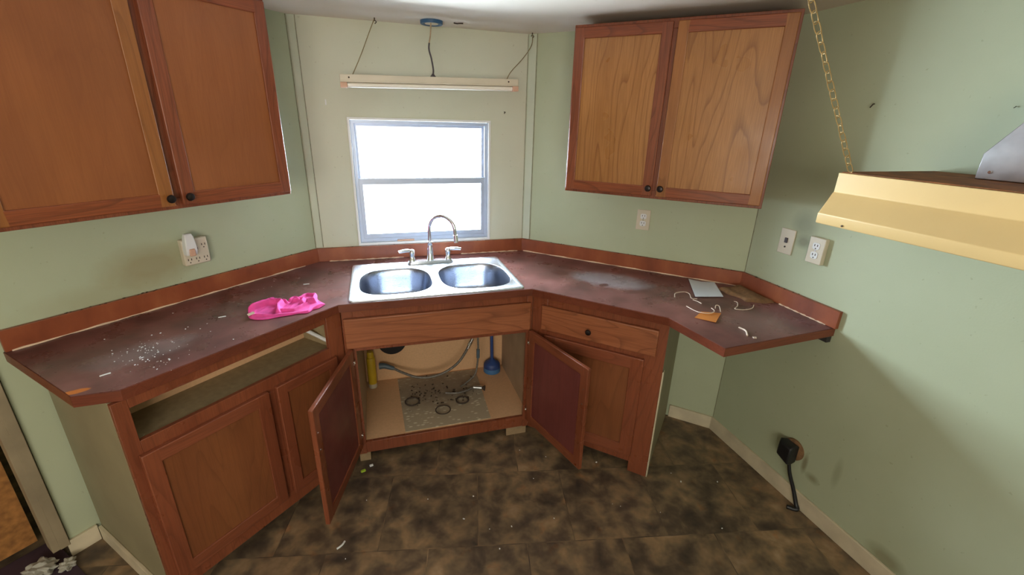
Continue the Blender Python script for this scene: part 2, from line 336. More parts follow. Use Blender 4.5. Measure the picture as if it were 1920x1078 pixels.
def tube(bm, pts, r, n=10, k=8, caps=True, closed=False):
    P = smooth_path(pts, k) if k > 1 else [Vector(q) for q in pts]
    rs = r if callable(r) else (lambda t: r); rings = []; m_ = len(P)
    t0 = (P[1]-P[0]).normalized(); u = t0.orthogonal().normalized()
    for i, q in enumerate(P):
        if closed: t = (P[(i+1) % m_]-P[i-1]).normalized()
        else: t = (P[min(i+1, m_-1)]-P[max(i-1, 0)]).normalized()
        u = (u-t*u.dot(t)).normalized(); v = t.cross(u); rad = rs(i/(m_-1))
        rings.append([bm.verts.new(q+(u*cos(2*pi*j/n)+v*sin(2*pi*j/n))*rad) for j in range(n)])
    prs = list(zip(rings, rings[1:]))
    if closed: prs.append((rings[-1], rings[0]))
    for a, b2 in prs:
        for j in range(n): bm.faces.new([a[j], a[(j+1) % n], b2[(j+1) % n], b2[j]])
    if caps and not closed: bm.faces.new(rings[0]); bm.faces.new(rings[-1])
    return bm
def isect(p1, d1, p2, d2):
    cr = d1.x*d2.y-d1.y*d2.x; t = ((p2-p1).x*d2.y-(p2-p1).y*d2.x)/cr; return p1+d1*t
def offset_line(frames_ends, d):
    """polyline that follows the walls at distance d: [start (fr, s)], joints, [end]"""
    frs = [f for f, _, _ in frames_ends]; out = [frs[0].w(frames_ends[0][1], d).xy]
    for f, g in zip(frs, frs[1:]): out.append(isect(f.o+f.n*d, f.d, g.o+g.n*d, g.d))
    out.append(frs[-1].w(frames_ends[-1][2], d).xy); return out
def wallstrip(bm, spec, d0, d1, z0, z1):
    a = offset_line(spec, d0); b2 = offset_line(spec, d1); return prism(bm, [a+list(reversed(b2))], z0, z1)

ZC = 2.1621; CT = .914
# ---------------------------------------------------------------- the room
RX = RR0.x+.004
fl = BM(); box(fl, -3.3, 1.9, -4.35, .2, -.05, 0); single('floor', fl, 'floor', FW, (0, 0, 0), kind='structure', bev=0)
cl = BM(); box(cl, -3.3, 1.9, -4.35, .2, ZC, ZC+.05); single('ceiling', cl, 'ceiling', FW, (0, 0, 0), kind='structure', bev=0)
wx0, wx1, wz0, wz1 = -.2632, .5112, .9925, 1.6963
wb = BM(); e = .10
box(wb, -A_, wx0, -e, 0, 0, ZC); box(wb, wx1, B_, -e, 0, 0, ZC); box(wb, wx0, wx1, -e, 0, 0, wz0); box(wb, wx0, wx1, -e, 0, wz1, ZC)
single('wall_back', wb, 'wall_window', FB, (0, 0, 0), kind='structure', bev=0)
LEND = 1.31
w = BM(); box(w, 0, LEND, -e, 0, 0, ZC); box(w, -.04, 0, -e, -.001, 0, ZC); single('wall_left', w, 'wall_left', FL, (0, 0, 0), kind='structure', bev=0)
w = BM(); box(w, -.04, 1.3051+.03, -e, 0, 0, ZC); single('wall_right', w, 'wall', FR, (0, 0, 0), kind='structure', bev=0)
w = BM(); box(w, 0, 3.45, -e, 0, 0, ZC); single('wall_far_right', w, 'wall_right_far', FRR, (0, 0, 0), kind='structure', bev=0)
# rear of the room, with an added window opening for the fill light
w = BM(); yr = 4.30
box(w, -3.2, -1.85, -yr-e, -yr, 0, ZC); box(w, .05, 1.75, -yr-e, -yr, 0, ZC); box(w, -1.85, .05, -yr-e, -yr, 0, .9); box(w, -1.85, .05, -yr-e, -yr, 2.0, ZC)
single('wall_rear', w, 'wall', FW, (0, 0, 0), kind='structure', bev=0)
w = BM(); box(w, -3.2, -3.1, -yr, .15, 0, ZC); single('wall_side', w, 'wall', FW, (0, 0, 0), kind='structure', bev=0)
w = BM(); box(w, -3.1, -A_-.05, .05, .15, 0, ZC); single('wall_beyond', w, 'wall', FW, (0, 0, 0), kind='structure', bev=0)
w = BM(); box(w, 1.37, 2.6, -.22, -.16, .03, 2.0); single('wall_chipboard', w, 'osb', FL, (1.37, 0, 0), kind='structure', bev=0)
# added rear window frame, out of view, goes with the fill lamp
wr = BM(); box(wr, -1.85, .05, -yr-.06, -yr-.02, .9, .95); box(wr, -1.85, .05, -yr-.06, -yr-.02, 1.95, 2.0)
for x in (-1.85, -.93, .0): box(wr, x, x+.05, -yr-.06, -yr-.02, .95, 1.95)
single('added_fill_window', wr, 'white', FW, (0, 0, 0), kind='structure', bev=0)
# corner battens and wall trim
t_ = BM(); box(t_, -.50, -.468, 0, .006, CT+.08, ZC-.001); single('trim_1', t_, 'trim', FB, (-.48, 0, 0), kind='structure', bev=.001)
t_ = BM(); box(t_, .006, .052, 0, .006, CT+.08, ZC-.001); single('trim_2', t_, 'trim', FR, (.03, 0, 0), kind='structure', bev=.001)
t_ = BM(); box(t_, LEND+.004, 1.366, -.05, .012, .06, 2.05); box(t_, LEND+.004, 1.345, -.06, .016, .06, 2.05); single('trim_3', t_, 'casing', FL, (1.34, 0, 0), kind='structure', bev=.002)
M['seam'] = flat('dark_seam', srgb(136, 132, 108), .8, 0, .3, 60)  # thin darker strips along batten edges and wall corners
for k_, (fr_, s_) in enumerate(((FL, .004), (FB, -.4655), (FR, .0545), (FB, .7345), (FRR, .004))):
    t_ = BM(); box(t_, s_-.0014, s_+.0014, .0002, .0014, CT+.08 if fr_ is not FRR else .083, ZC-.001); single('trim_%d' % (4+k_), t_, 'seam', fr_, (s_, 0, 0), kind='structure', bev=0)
# baseboards
t_ = BM(); wallstrip(t_, [(FR, 1.06, 0), (FRR, 0, 3.3)], .0005, .012, 0, .082)
o = finish('baseboard_right', t_, 'base', .002); props(o, kind='structure')
t_ = BM(); box(t_, 1.226, 1.322, .0005, .014, 0, .075); o = single('baseboard_left', t_, 'base', FL, (1.27, 0, 0), kind='structure')

# ---------------------------------------------------------------- window_1
win = T('window_1', None, None, FB, (0, 0, 1.34)); win.e['kind'] = 'structure'
def gridframe(bm, x0, x1, z0, z1, sl, sr, tb, tt, d0, d1):
    """one connected frame; rails (between the stiles) get material slot 1"""
    xs = (x0, x0+sl, x1-sr, x1); zs = (z0, z0+tb, z1-tt, z1)
    g = [[[bm.verts.new((x, d, z)) for z in zs] for x in xs] for d in (d0, d1)]
    def f(vs, mi):
        q = bm.faces.new(vs); q.material_index = mi
    for i in range(3):
        for j in range(3):
            if i == 1 and j == 1: continue
            mi = 1 if i == 1 else 0
            for k in (0, 1): f([g[k][i][j], g[k][i+1][j], g[k][i+1][j+1], g[k][i][j+1]], mi)
    for j in range(3):
        for i in (0, 3): f([g[0][i][j], g[0][i][j+1], g[1][i][j+1], g[1][i][j]], 0)
    for i in range(3):
        for j in (0, 3): f([g[0][i][j], g[0][i+1][j], g[1][i+1][j], g[1][i][j]], 1 if i == 1 else 0)
    for i in (1, 2): f([g[0][i][1], g[0][i][2], g[1][i][2], g[1][i][1]], 0)
    for j in (1, 2): f([g[0][1][j], g[0][2][j], g[1][2][j], g[1][1][j]], 1)
    return bm
def rectframe(bm, x0, x1, z0, z1, t, d0, d1, tb=None, tt=None):
    return gridframe(bm, x0, x1, z0, z1, t, t, t if tb is None else tb, t if tt is None else tt, d0, d1)
win.part('casing', rectframe(BM(), wx0-.008, wx1+.008, wz0+.003, wz1+.006, .012, -.05, .006), 'white', bev=.001)
win.part('frame', rectframe(BM(), wx0+.005, wx1-.005, wz0+.016, wz1-.007, .018, -.07, -.018, tb=.022), 'alu', bev=.001)
win.part('upper_sash', rectframe(BM(), wx0+.022, wx1-.022, 1.352, wz1-.024, .014, -.065, -.045, tb=.026), 'alu', bev=.001)
win.part('lower_sash', rectframe(BM(), wx0+.022, wx1-.022, wz0+.034, 1.378, .022, -.042, -.022, tb=.03, tt=.034), 'alu', bev=.001)
win.part('upper_pane', box(BM(), wx0+.036, wx1-.036, -.057, -.054, 1.378, wz1-.038), 'glass', bev=0)
win.part('lower_pane', box(BM(), wx0+.044, wx1-.044, -.034, -.031, wz0+.064, 1.344), 'glass', bev=0)
win.part('sash_tab', box(BM(), -.05, .05, -.02, -.008, wz0+.0155, wz0+.024), 'socket', bev=.002)

# ---------------------------------------------------------------- cabinet doors and knobs
def door(th, fr_, s0, s1, z0, z1, d, parent=None, panel='wood_plain', frame='wood_red', rail='wood_red_h', st=.045, knob=None, name='door', railb=None, hinge_rot=None, stl=None, label=None):
    """door hung flat on the face: stiles as the door mesh, rails, panel and knob as sub-parts"""
    t = .019; w_ = abs(s1-s0); h = z1-z0; lo = min(s0, s1); railb = railb or st; stl = stl or st
    bm = gridframe(BM(), lo, lo+w_, z0, z1, stl, st, railb, st, d, d+t)
    o = th.part(name, bm, frame, bev=.003, label=label); o.data.materials.append(M[rail])
    pb = BM(); box(pb, lo+stl-.004, lo+w_-st+.004, d+.004, d+t-.007, z0+railb-.004, z1-st+.004); th.part('panel', pb, panel, parent=o, bev=0)
    if knob:
        kb = BM(); lathe(kb, (knob[0], d+t-.0005, knob[1]), [(.006, 0), (.006, .008), (.013, .012), (.015, .018), (.012, .024), (.005, .026)], 20, 'y'); th.part('knob', kb, 'knob', parent=o, bev=0)
    return o
def wall_cab(name, label, fr_, s0, s1, splits, panelmat, knobs, frame2):
    th = T(name, label, 'cabinet', fr_, ((s0+s1)/2, 0, 1.371)); z0, z1, D = 1.371, 2.127, .312
    bm = BM(); box(bm, s0, s0+.012, .001, D-.019, z0, z1); box(bm, s1-.012, s1, .001, D-.019, z0, z1); box(bm, s0+.012, s1-.012, .001, D-.019, z0+.008, z0+.02); box(bm, s0+.012, s1-.012, .001, D-.019, z1-.012, z1); box(bm, s0+.012, s1-.012, .001, .006, z0+.02, z1-.012)
    th.part('carcass', bm, 'wood_plain', bev=0)
    ff = BM(); rectframe(ff, s0-.002, s1+.002, z0-.002, z1+.002, .038, D-.019, D); mid = (splits[0]+splits[1])/2; box(ff, mid-.03, mid+.03, D-.018, D-.001, z0+.036, z1-.036)
    th.part('face_frame', ff, 'wood_red', bev=.002)
    door(th, fr_, s0+.008, splits[0], z0+.012, z1-.012, D+.0005, panel=panelmat, knob=knobs[0], st=.046)
    door(th, fr_, splits[1], s1-.008, z0+.012, z1-.012, D+.0005, panel=panelmat, frame=frame2, knob=knobs[1], st=.046)
    return th
wall_cab('wall_cabinet', 'brown stained wall cabinet with two plain doors left of the window', FL, .326, 1.276, (.772, .797), 'wood_plain', ((.753, 1.412), (.815, 1.412)), 'wood_ochre')
wall_cab('wall_cabinet', 'golden oak wall cabinet with two grained doors right of the window', FR, .3935, 1.3075, (.838, .858), 'wood_oak', ((.822, 1.420), (.878, 1.421)), 'wood_ochre')

# ---------------------------------------------------------------- base cabinets
def base_common(th, s0, s1, D, zb=.06): pass
ZT = .8755
# left run
th = T('base_cabinet', 'base cabinet left of sink with empty drawer openings and two closed doors', 'cabinet', FL, (.80, .3, 0))
bm = BM(); box(bm, 1.198, 1.214, .015, .581, .0, ZT); th.part('end_panel', bm, 'cab_side', bev=.001)
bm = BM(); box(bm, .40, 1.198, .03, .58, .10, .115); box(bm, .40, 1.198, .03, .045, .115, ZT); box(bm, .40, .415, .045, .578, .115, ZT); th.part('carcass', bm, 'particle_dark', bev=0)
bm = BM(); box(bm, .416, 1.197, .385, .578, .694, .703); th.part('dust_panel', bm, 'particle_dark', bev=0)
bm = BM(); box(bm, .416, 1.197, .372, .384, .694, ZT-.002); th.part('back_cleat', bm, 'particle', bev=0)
bm = BM(); box(bm, 1.172, 1.214, .5815, .60, .0, ZT); box(bm, .366, .445, .5815, .60, .06, ZT); box(bm, .445, 1.172, .5815, .60, .842, ZT); box(bm, .445, 1.172, .5815, .60, .655, .718); box(bm, .445, 1.172, .5815, .60, .06, .135); box(bm, .722, .757, .5815, .60, .135, .655)
th.part('face_frame', bm, 'wood_low', bev=.0015)
door(th, FL, .757, 1.188, .125, .672, .6005, panel='wood_low_panel', frame='wood_low', rail='wood_low_h', st=.05)
door(th, FL, .425, .724, .125, .672, .6005, panel='wood_low_panel', frame='wood_low', rail='wood_low_h', st=.045)
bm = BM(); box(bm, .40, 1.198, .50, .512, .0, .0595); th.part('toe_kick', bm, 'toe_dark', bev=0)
bm = BM(); tube(bm, [(.47, .40, .80), (.40, .575, .715)], .009, 8, 1); th.part('drawer_slide', bm, 'white', bev=0)
bm = BM(); box(bm, 1.2145, 1.226, .02, .60, 0, .07); th.part('base_strip', bm, 'base')
# sink base, diagonal
SF = .685
th = T('sink_cabinet', 'diagonal sink base cabinet standing open under the sink with drawer front', 'cabinet', FB, (.12, .4, 0))
bm = BM(); box(bm, -.300, .585, .10, SF-.019, .118, .13); th.part('cabinet_floor', bm, 'particle', bev=0)
bm = BM(); box(bm, -.300, .585, .088, .10, .118, .87)
th.part('back_panel', bm, 'particle', bev=0)
bm = BM(); box(bm, -.312, -.300, .10, SF-.019, .06, .87); th.part('side_panel', bm, 'cab_side_brown', bev=0)
bm = BM(); box(bm, .585, .597, .10, SF-.019, .06, .87); th.part('side_panel', bm, 'cab_side_brown', bev=0)
bm = BM(); xl, xr = -.350, .580
box(bm, xl, -.300, SF-.019, SF, .06, ZT); box(bm, .550, xr, SF-.019, SF, .06, ZT); box(bm, -.300, .550, SF-.019, SF, .66, ZT); box(bm, -.300, .550, SF-.019, SF, .065, .131)
th.part('face_frame', bm, 'wood_low', bev=.0015)
bm = BM(); box(bm, -.342, .566, SF+.0005, SF+.02, .682, .835); th.part('drawer_front', bm, 'wood_drawer', bev=.005, label='false drawer front with knotty grain')
bm = BM(); box(bm, -.34, -.285, SF-.031, SF-.019, 0, .064); th.part('toe_board', bm, 'toe', bev=.001)
bm = BM(); box(bm, .46, .578, SF-.031, SF-.019, 0, .064); th.part('toe_board', bm, 'toe', bev=.001)
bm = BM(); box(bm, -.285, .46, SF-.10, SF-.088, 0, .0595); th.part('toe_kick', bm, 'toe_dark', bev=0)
def open_door(th, hs, tip, z0, z1, label):
    """door swung out from the sink base; local x runs from hinge to free edge"""
    a = FB.w(*hs); b2 = FB.w(*tip); w_ = (b2-a).length
    la, lb = th.L((hs[0], hs[1], z0)), th.L((tip[0], tip[1], z0)); ang = math.atan2((lb-la).y, (lb-la).x); h = z1-z0; t = .019; st = .048
    bm = gridframe(BM(), 0, w_, 0, h, st, st, st, st, -t/2, t/2)
    o = th.part('door', bm, 'wood_low', bev=.003, loc=(hs[0], hs[1], z0), rot=ang, label=label); o.data.materials.append(M['wood_low_h'])
    bm = BM(); box(bm, st-.004, w_-st+.004, -.003, .003, st-.004, h-st+.004); th.part('panel', bm, 'wood_inner', parent=o, bev=0, loc=(0, 0, 0))
    for zz in (.07, h-.07):
        bm = BM(); box(bm, -.006, .010, -.013, .013, zz-.009, zz+.009); cyl(bm, (.002, -.0145, zz), (.002, .0145, zz), .004, n=10); th.part('hinge', bm, 'chrome', parent=o, bev=.001, loc=(0, 0, 0))
    for zz in (h*.80, h*.66):
        bm = BM(); sy = 1 if hs[0] > 0 else 1
        for s_ in (-1, 1): cyl(bm, (w_-.02, s_*(t/2-.001), zz), (w_-.02, s_*(t/2+.0015), zz), .003, n=8)
        th.part('screw', bm, 'chrome', parent=o, bev=0, loc=(0, 0, 0))
    return o
open_door(th, (-.322, .705), (-.448, 1.160), .125, .682, 'open left door showing its maroon inner panel')
open_door(th, (.566, .705), (.694, 1.145), .125, .682, 'open right door showing its maroon inner panel')
# right run
th = T('base_cabinet', 'base cabinet right of sink with one drawer above one closed door', 'cabinet', FR, (.72, .3, 0))
bm = BM(); box(bm, 1.030, 1.045, .015, .581, .0, ZT); th.part('end_panel', bm, 'cab_side', bev=.001)
bm = BM(); box(bm, 1.0455, 1.052, .572, .6, .0, .62); th.part('peeling_edge_strip', bm, 'base', bev=.002, label='pale peeling edge strip')
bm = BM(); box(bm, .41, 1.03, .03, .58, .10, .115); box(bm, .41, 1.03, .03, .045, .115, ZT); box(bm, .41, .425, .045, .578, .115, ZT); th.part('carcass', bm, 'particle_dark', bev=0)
bm = BM(); box(bm, .95, 1.045, .5815, .60, .0, ZT); box(bm, .367, .45, .5815, .60, .06, ZT); box(bm, .45, .95, .5815, .60, .82, ZT); box(bm, .45, .95, .5815, .60, .655, .70); box(bm, .45, .95, .5815, .60, .06, .12)
th.part('face_frame', bm, 'wood_low', bev=.0015)
bm = BM(); box(bm, .425, 1.006, .6005, .62, .697, .83); o = th.part('drawer', bm, 'wood_drawer', bev=.005)
kb = BM(); lathe(kb, (.683, .6195, .750), [(.006, 0), (.006, .008), (.013, .012), (.015, .018), (.012, .024), (.005, .026)], 20, 'y'); th.part('knob', kb, 'knob', parent=o, bev=0)
door(th, FR, .445, .958, .105, .668, .6005, panel='wood_low_panel', frame='wood_low', rail='wood_low_h', st=.062)
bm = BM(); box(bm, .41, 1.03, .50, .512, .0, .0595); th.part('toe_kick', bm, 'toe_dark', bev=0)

# ---------------------------------------------------------------- countertop
fL = isect(FL.o+FL.n*.615, FL.d, Vector((0, -.71)), Vector((1, 0))); fR = isect(FR.o+FR.n*.628, FR.d, Vector((0, -.71)), Vector((1, 0)))
q_ = .002
back = offset_line([(FL, 1.276, 0), (FB, 0, 0), (FR, 0, 0), (FRR, 0, .532)], q_)
front = [FRR.w(.566, .600).xy, FR.w(1.040, .640).xy, fR, fL, FL.w(1.18, .602).xy, FL.w(1.268, .524).xy]
hx0, hx1, hy0, hy1 = -.288, .512, -.150, -.683
hole = [Vector(v) for v in ((hx0, hy0), (hx1, hy0), (hx1, hy1), (hx0, hy1))]
ct = T('countertop', 'worn red-brown angled worktop around the sink with orange-brown upstand', 'countertop', FW, (0, 0, .8765))
bm = BM(); prism(bm, [back+front, hole], .8765, CT)
ct.part('top', bm, 'counter', bev=0, smooth=1)
# wooden edge band along the front
def band(pts, t, z0, z1):
    """thin band outside an open polyline"""
    n = len(pts); offs = []
    for i in range(n):
        ns = []
        for a, b2 in ((i-1, i), (i, i+1)):
            if 0 <= a and b2 < n:
                dd = (pts[b2]-pts[a]).normalized(); ns.append(Vector((-dd.y, dd.x)))
        m_ = sum(ns, Vector((0, 0))).normalized(); k = 1/max(.4, m_.dot(ns[0])); offs.append(pts[i]+m_*t*k)
    return prism(BM(), [pts+list(reversed(offs))], z0, z1)
ring = [back[-1]]+front+[back[0]]
ct.part('edge_band', band(ring, .003, .8765, CT-.0015), 'edge_wood', bev=.0008)
bm = BM(); wallstrip(bm, [(FL, 1.276, 0), (FB, 0, 0), (FR, 0, 0), (FRR, 0, .545)], q_, .019, CT+.0005, CT+.079)
ct.part('backsplash', bm, 'splash', bev=.0015)
bm = BM()
for f_, s0, s1, n_ in ((FL, .02, 1.25, 46), (FB, -.45, .70, 16), (FR, .05, 1.28, 34), (FRR, .03, .45, 12)):
    for i in range(n_):
        q = f_.w(random.uniform(s0, s1), .0035+random.uniform(0, .012), CT+.0795); r_ = random.uniform(.0012, .0034)
        bmesh.ops.create_icosphere(bm, subdivisions=1, radius=r_, matrix=Matrix.Translation(q) @ Matrix.Rotation(f_.ang, 4, 'Z') @ Matrix.Diagonal((2, 1, .6, 1)))
ct.part('grime_specks', bm, 'dirt', bev=0, kind='stuff')
# caulk bead, broken in places
for spec in ([(FL, 1.26, .10)], [(FR, .02, 1.28)], [(FRR, .02, .10)], [(FRR, .26, .50)], [(FB, -.44, -.02)], [(FB, .33, .70)]):
    bm = BM(); f0, s0, s1 = spec[0]; n = 40; P = [f0.w(s0+(s1-s0)*i/n, .0195, CT+.002+.0007*sin(i*1.7)) for i in range(n+1)]
    tube(bm, P, lambda t, n=n: .0028+.0012*sin(t*37)+.0005*sin(t*91), 8, 1); ct.part('caulk_bead', bm, 'caulk', bev=0)
bm = BM(); box(bm, .46, .53, .003, .028, .845, .876); single('counter_cleat', bm, 'toe_dark', FRR, (.49, 0, .845), 'small dark wooden cleat under the counter end on the right wall', 'bracket')

# ---------------------------------------------------------------- sink
sk = T('sink', 'double bowl stainless steel drop-in sink set in the diagonal counter', 'sink', FW, (.112, -.415, CT))
sx0, sx1, sy0, sy1 = -.312, .532, -.136, -.700
def rrect(x0, x1, y0, y1, r_, n=6):
    out = []
    for cx, cy, a0 in ((x1-r_, y1-r_, 0), (x0+r_, y1-r_, 90), (x0+r_, y0+r_, 180), (x1-r_, y0+r_, 270)):
        for i in range(n+1): a = radians(a0+90*i/n); out.append((cx+r_*cos(a), cy+r_*sin(a)))
    return out
def dshape(cx, cy, hx, hy, e_=3.0, n=48, k=1.0):
    out = []
    for i in range(n):
        a = 2*pi*i/n; c_, s_ = cos(a), sin(a)
        out.append((cx+hx*k*math.copysign(abs(c_)**(2/e_), c_), cy+hy*k*math.copysign(abs(s_)**(2/e_), s_)))
    return out
def ringverts(bm, pts, z): return [bm.verts.new((q[0], q[1], z)) for q in pts]
def bridge(bm, a, b2):
    n = len(a)
    for i in range(n): bm.faces.new([a[i], a[(i+1) % n], b2[(i+1) % n], b2[i]])
bowls = [(-.0885, -.445, .183, .200), (.322, -.445, .188, .205)]
bm = BM()
outer = rrect(sx0, sx1, sy1, sy0, .022); o1 = ringverts(bm, outer, CT+.0008); o2 = ringverts(bm, rrect(sx0+.003, sx1-.003, sy1+.003, sy0-.003, .020), CT+.0065)
o3 = ringverts(bm, rrect(sx0+.014, sx1-.014, sy1+.014, sy0-.014, .016), CT+.0075); inn = rrect(sx0+.022, sx1-.022, sy1+.022, sy0-.022, .014); o4 = ringverts(bm, inn, CT+.0035)
bridge(bm, o1, o2); bridge(bm, o2, o3); bridge(bm, o3, o4)
holes = [dshape(*b_) for b_ in bowls]
polys = [[Vector((q[0], q[1], 0)) for q in l] for l in [inn]+holes]; tris = tessellate_polygon(polys)
vs = list(o4)+[v for h in holes for v in ringverts(bm, h, CT+.0035)]
for t in tris:
    try: bm.faces.new([vs[i] for i in t])
    except ValueError: pass
sk.part('deck', bm, 'sink', bev=0, smooth=50)
for i, (cx, cy, hx, hy) in enumerate(bowls):
    bm = BM(); prev = None
    prof = [(1.0, .0034, 3.0), (.985, -.001, 3.0), (.97, -.012, 3.0), (.955, -.05, 2.9), (.935, -.11, 2.8), (.90, -.142, 2.7), (.80, -.160, 2.6), (.6, -.163, 2.5), (.35, -.166, 2.3), (.16, -.168, 2.1)]
    for k, z, e_ in prof:
        r_ = ringverts(bm, dshape(cx, cy, hx, hy, e_, 48, k), CT+z)
        if prev: bridge(bm, prev, r_)
        prev = r_
    o = sk.part('bowl', bm, 'bowl', bev=0, smooth=70)
    md = o.modifiers.new('thickness', 'SOLIDIFY'); md.thickness = .0015; md.offset = 0
    bm = BM(); lathe(bm, (cx, cy, CT-.1685), [(.045, 0), (.045, .003), (.036, .004), (.03, .001), (.01, .0005)], 28); d_ = sk.part('drain', bm, 'chrome', parent=o, bev=0)

# ---------------------------------------------------------------- faucet
fx, fy = .122, -.172; fz = CT+.0042
fa = T('faucet', 'chrome gooseneck faucet with two lever handles behind the sink bowls', 'faucet', FW, (fx, fy, fz))
bm = BM(); prism(bm, [rrect(fx-.132, fx+.132, fy-.026, fy+.026, .024)], fz, fz+.012); prism(bm, [rrect(fx-.127, fx+.127, fy-.022, fy+.022, .021)], fz+.0118, fz+.017); fa.part('base_plate', bm, 'chrome', bev=.002)
bm = BM(); lathe(bm, (fx, fy, fz+.0165), [(.024, 0), (.024, .006), (.021, .012), (.019, .05), (.0155, .085), (.0135, .10), (.0155, .103), (.0155, .108), (.012, .112)], 24); fa.part('column', bm, 'chrome', bev=0, smooth=60)
dx, dy = cos(radians(-35)), sin(radians(-35)); r_ = .080; zt = 1.118
P = [(fx, fy, fz+.12), (fx, fy, zt-.03)]
for i in range(0, 13):
    a = pi-pi*1.02*i/12; P.append((fx+dx*(r_+r_*cos(a)), fy+dy*(r_+r_*cos(a)), zt+r_*1.0*sin(a)))
P.append((fx+dx*(2*r_+.004), fy+dy*(2*r_+.004), zt-.035))
bm = BM(); tube(bm, P, .0095, 16, 4); fa.part('spout', bm, 'chrome', bev=0, smooth=60)
bm = BM(); cyl(bm, (fx+dx*(2*r_+.003), fy+dy*(2*r_+.003), zt-.02), (fx+dx*(2*r_+.007), fy+dy*(2*r_+.007), zt-.062), .0115, .013, 18); fa.part('aerator', bm, 'chrome', bev=.001)
for sg in (-1, 1):
    hx_ = fx+sg*.103
    bm = BM(); lathe(bm, (hx_, fy, fz+.0165), [(.021, 0), (.021, .005), (.016, .014), (.013, .03), (.0165, .042), (.017, .052), (.012, .064), (.004, .068)], 22)
    o = fa.part('handle_body', bm, 'chrome', bev=0, smooth=60)
    bm = BM(); tube(bm, [(hx_, fy, fz+.072), (hx_+sg*.02, fy-.003, fz+.078), (hx_+sg*.045, fy-.006, fz+.078), (hx_+sg*.075, fy-.009, fz+.074)], lambda t: .0065+.0035*sin(t*pi*.9), 12, 5)
    fa.part('lever', bm, 'chrome', parent=o, bev=0, smooth=70)

# ---------------------------------------------------------------- fluorescent strip light
lt = T('strip_light', 'cream fluorescent strip light hanging by wires above the window', 'light', FB, (.175, .15, 1.87))
def tiltz(x): return (x+.277)/.907*.019
def slabx(bm, x0, x1, d0, d1, z0, z1):
    vs = [bm.verts.new((x, dd, z+tiltz(x))) for x in (x0, x1) for dd in (d0, d1) for z in (z0, z1)]
    for f in ((0, 1, 3, 2), (4, 6, 7, 5), (0, 4, 5, 1), (2, 3, 7, 6), (0, 2, 6, 4), (1, 5, 7, 3)): bm.faces.new([vs[i] for i in f])
bm = BM(); slabx(bm, -.277, .630, .125, .170, 1.866, 1.896); slabx(bm, -.277, .630, .128, .174, 1.861, 1.868); lt.part('housing', bm, 'ivory')
for x0 in (-.277, .598):
    bm = BM(); slabx(bm, x0, x0+.032, .128, .178, 1.836, 1.8605); lt.part('end_socket', bm, 'socket', bev=.002)
bm = BM(); cyl(bm, (-.246, .155, 1.849+tiltz(-.246)), (.599, .155, 1.849+tiltz(.599)), .0115, n=20); lt.part('tube', bm, 'tube', bev=0)
for x in (-.235, .575):
    bm = BM(); cyl(bm, (x, .1695, 1.882+tiltz(x)), (x, .1725, 1.882+tiltz(x)), .004, n=12); lt.part('screw', bm, 'slot', bev=0)
bm = BM(); lathe(bm, (.176, .15, 1.9055), [(.014, 0), (.014, .004), (.008, .009), (.006, .014)], 16); lt.part('cord_grommet', bm, 'cord', bev=0)
def wirething(name, pts, r_, mat, label, cat, group=None, n=8, k=8):
    P = [Vector(q) for q in pts]; bm = BM(); tube(bm, P, r_, n, k); return single(name, bm, mat, FW, tuple(P[0]), label, cat, group, bev=0, smooth=80)
wirething('hanging_wire', [(-.219, -.15, 1.893), (-.17, -.125, 1.99), (-.125, -.10, 2.09), (-.093, -.085, 2.158)], .0022, 'wire_twine', 'left hanging wire slanting from ceiling hook to strip light', 'wire')
wirething('hanging_wire', [(.57, -.15, 1.912), (.60, -.13, 1.955), (.68, -.09, 2.03), (.735, -.06, 2.10), (.742, -.047, 2.158)], .0022, 'wire_twine', 'right hanging wire curving from corner ceiling hook to strip light', 'wire')
c1 = T('power_cord', 'thin cord hanging from ceiling box to middle of strip light', 'cord', FW, (.176, -.15, 1.91))
bm = BM(); tube(bm, [(.176, -.15, 1.915), (.178, -.152, 1.94), (.170, -.152, 1.99), (.160, -.150, 2.03), (.162, -.15, 2.06)], .0042, 10); c1.part('sheath', bm, 'cord', bev=0)
bm = BM(); tube(bm, [(.162, -.15, 2.06), (.170, -.15, 2.10), (.174, -.15, 2.155)], .0032, 10); c1.part('bare_lead', bm, 'cord_tan', bev=0)
jb = T('ceiling_box', 'round blue electrical box in the ceiling above strip light', 'electrical box', FW, (.18, -.128, ZC))
bm = BM(); lathe(bm, (.18, -.128, ZC-.016), [(.036, .0155), (.036, .002), (.054, 0), (.056, .003), (.056, .0155)], 32); jb.part('rim', bm, 'blue_box', bev=0)
bm = BM(); lathe(bm, (.18, -.128, ZC-.014), [(.034, 0), (.034, .004), (.01, .006)], 28); jb.part('cover', bm, 'ivory', bev=0)
for (x, y_), lab in (((-.093, -.085), 'small ceiling hook holding the left hanging wire'), ((.742, -.047), 'small ceiling hook in corner holding the right hanging wire')):
    bm = BM(); cyl(bm, (x, y_, ZC), (x, y_, ZC-.014), .003, n=8); tube(bm, [(x-.008, y_, ZC-.018), (x, y_, ZC-.012), (x+.008, y_, ZC-.018), (x, y_, ZC-.026)], .002, 8, 4); single('ceiling_hook', bm, 'slot', FW, (x, y_, ZC), lab, 'hook', bev=0)
bm = BM(); tube(bm, [(.29, -.14, ZC-.003), (.305, -.146, ZC-.006), (.32, -.141, ZC-.003), (.335, -.15, ZC-.004)], .003, 8, 4); single('ceiling_scrap', bm, 'dirt', FW, (.31, -.145, ZC), 'dark twisted fixing left in ceiling right of blue box', 'hook', bev=0)

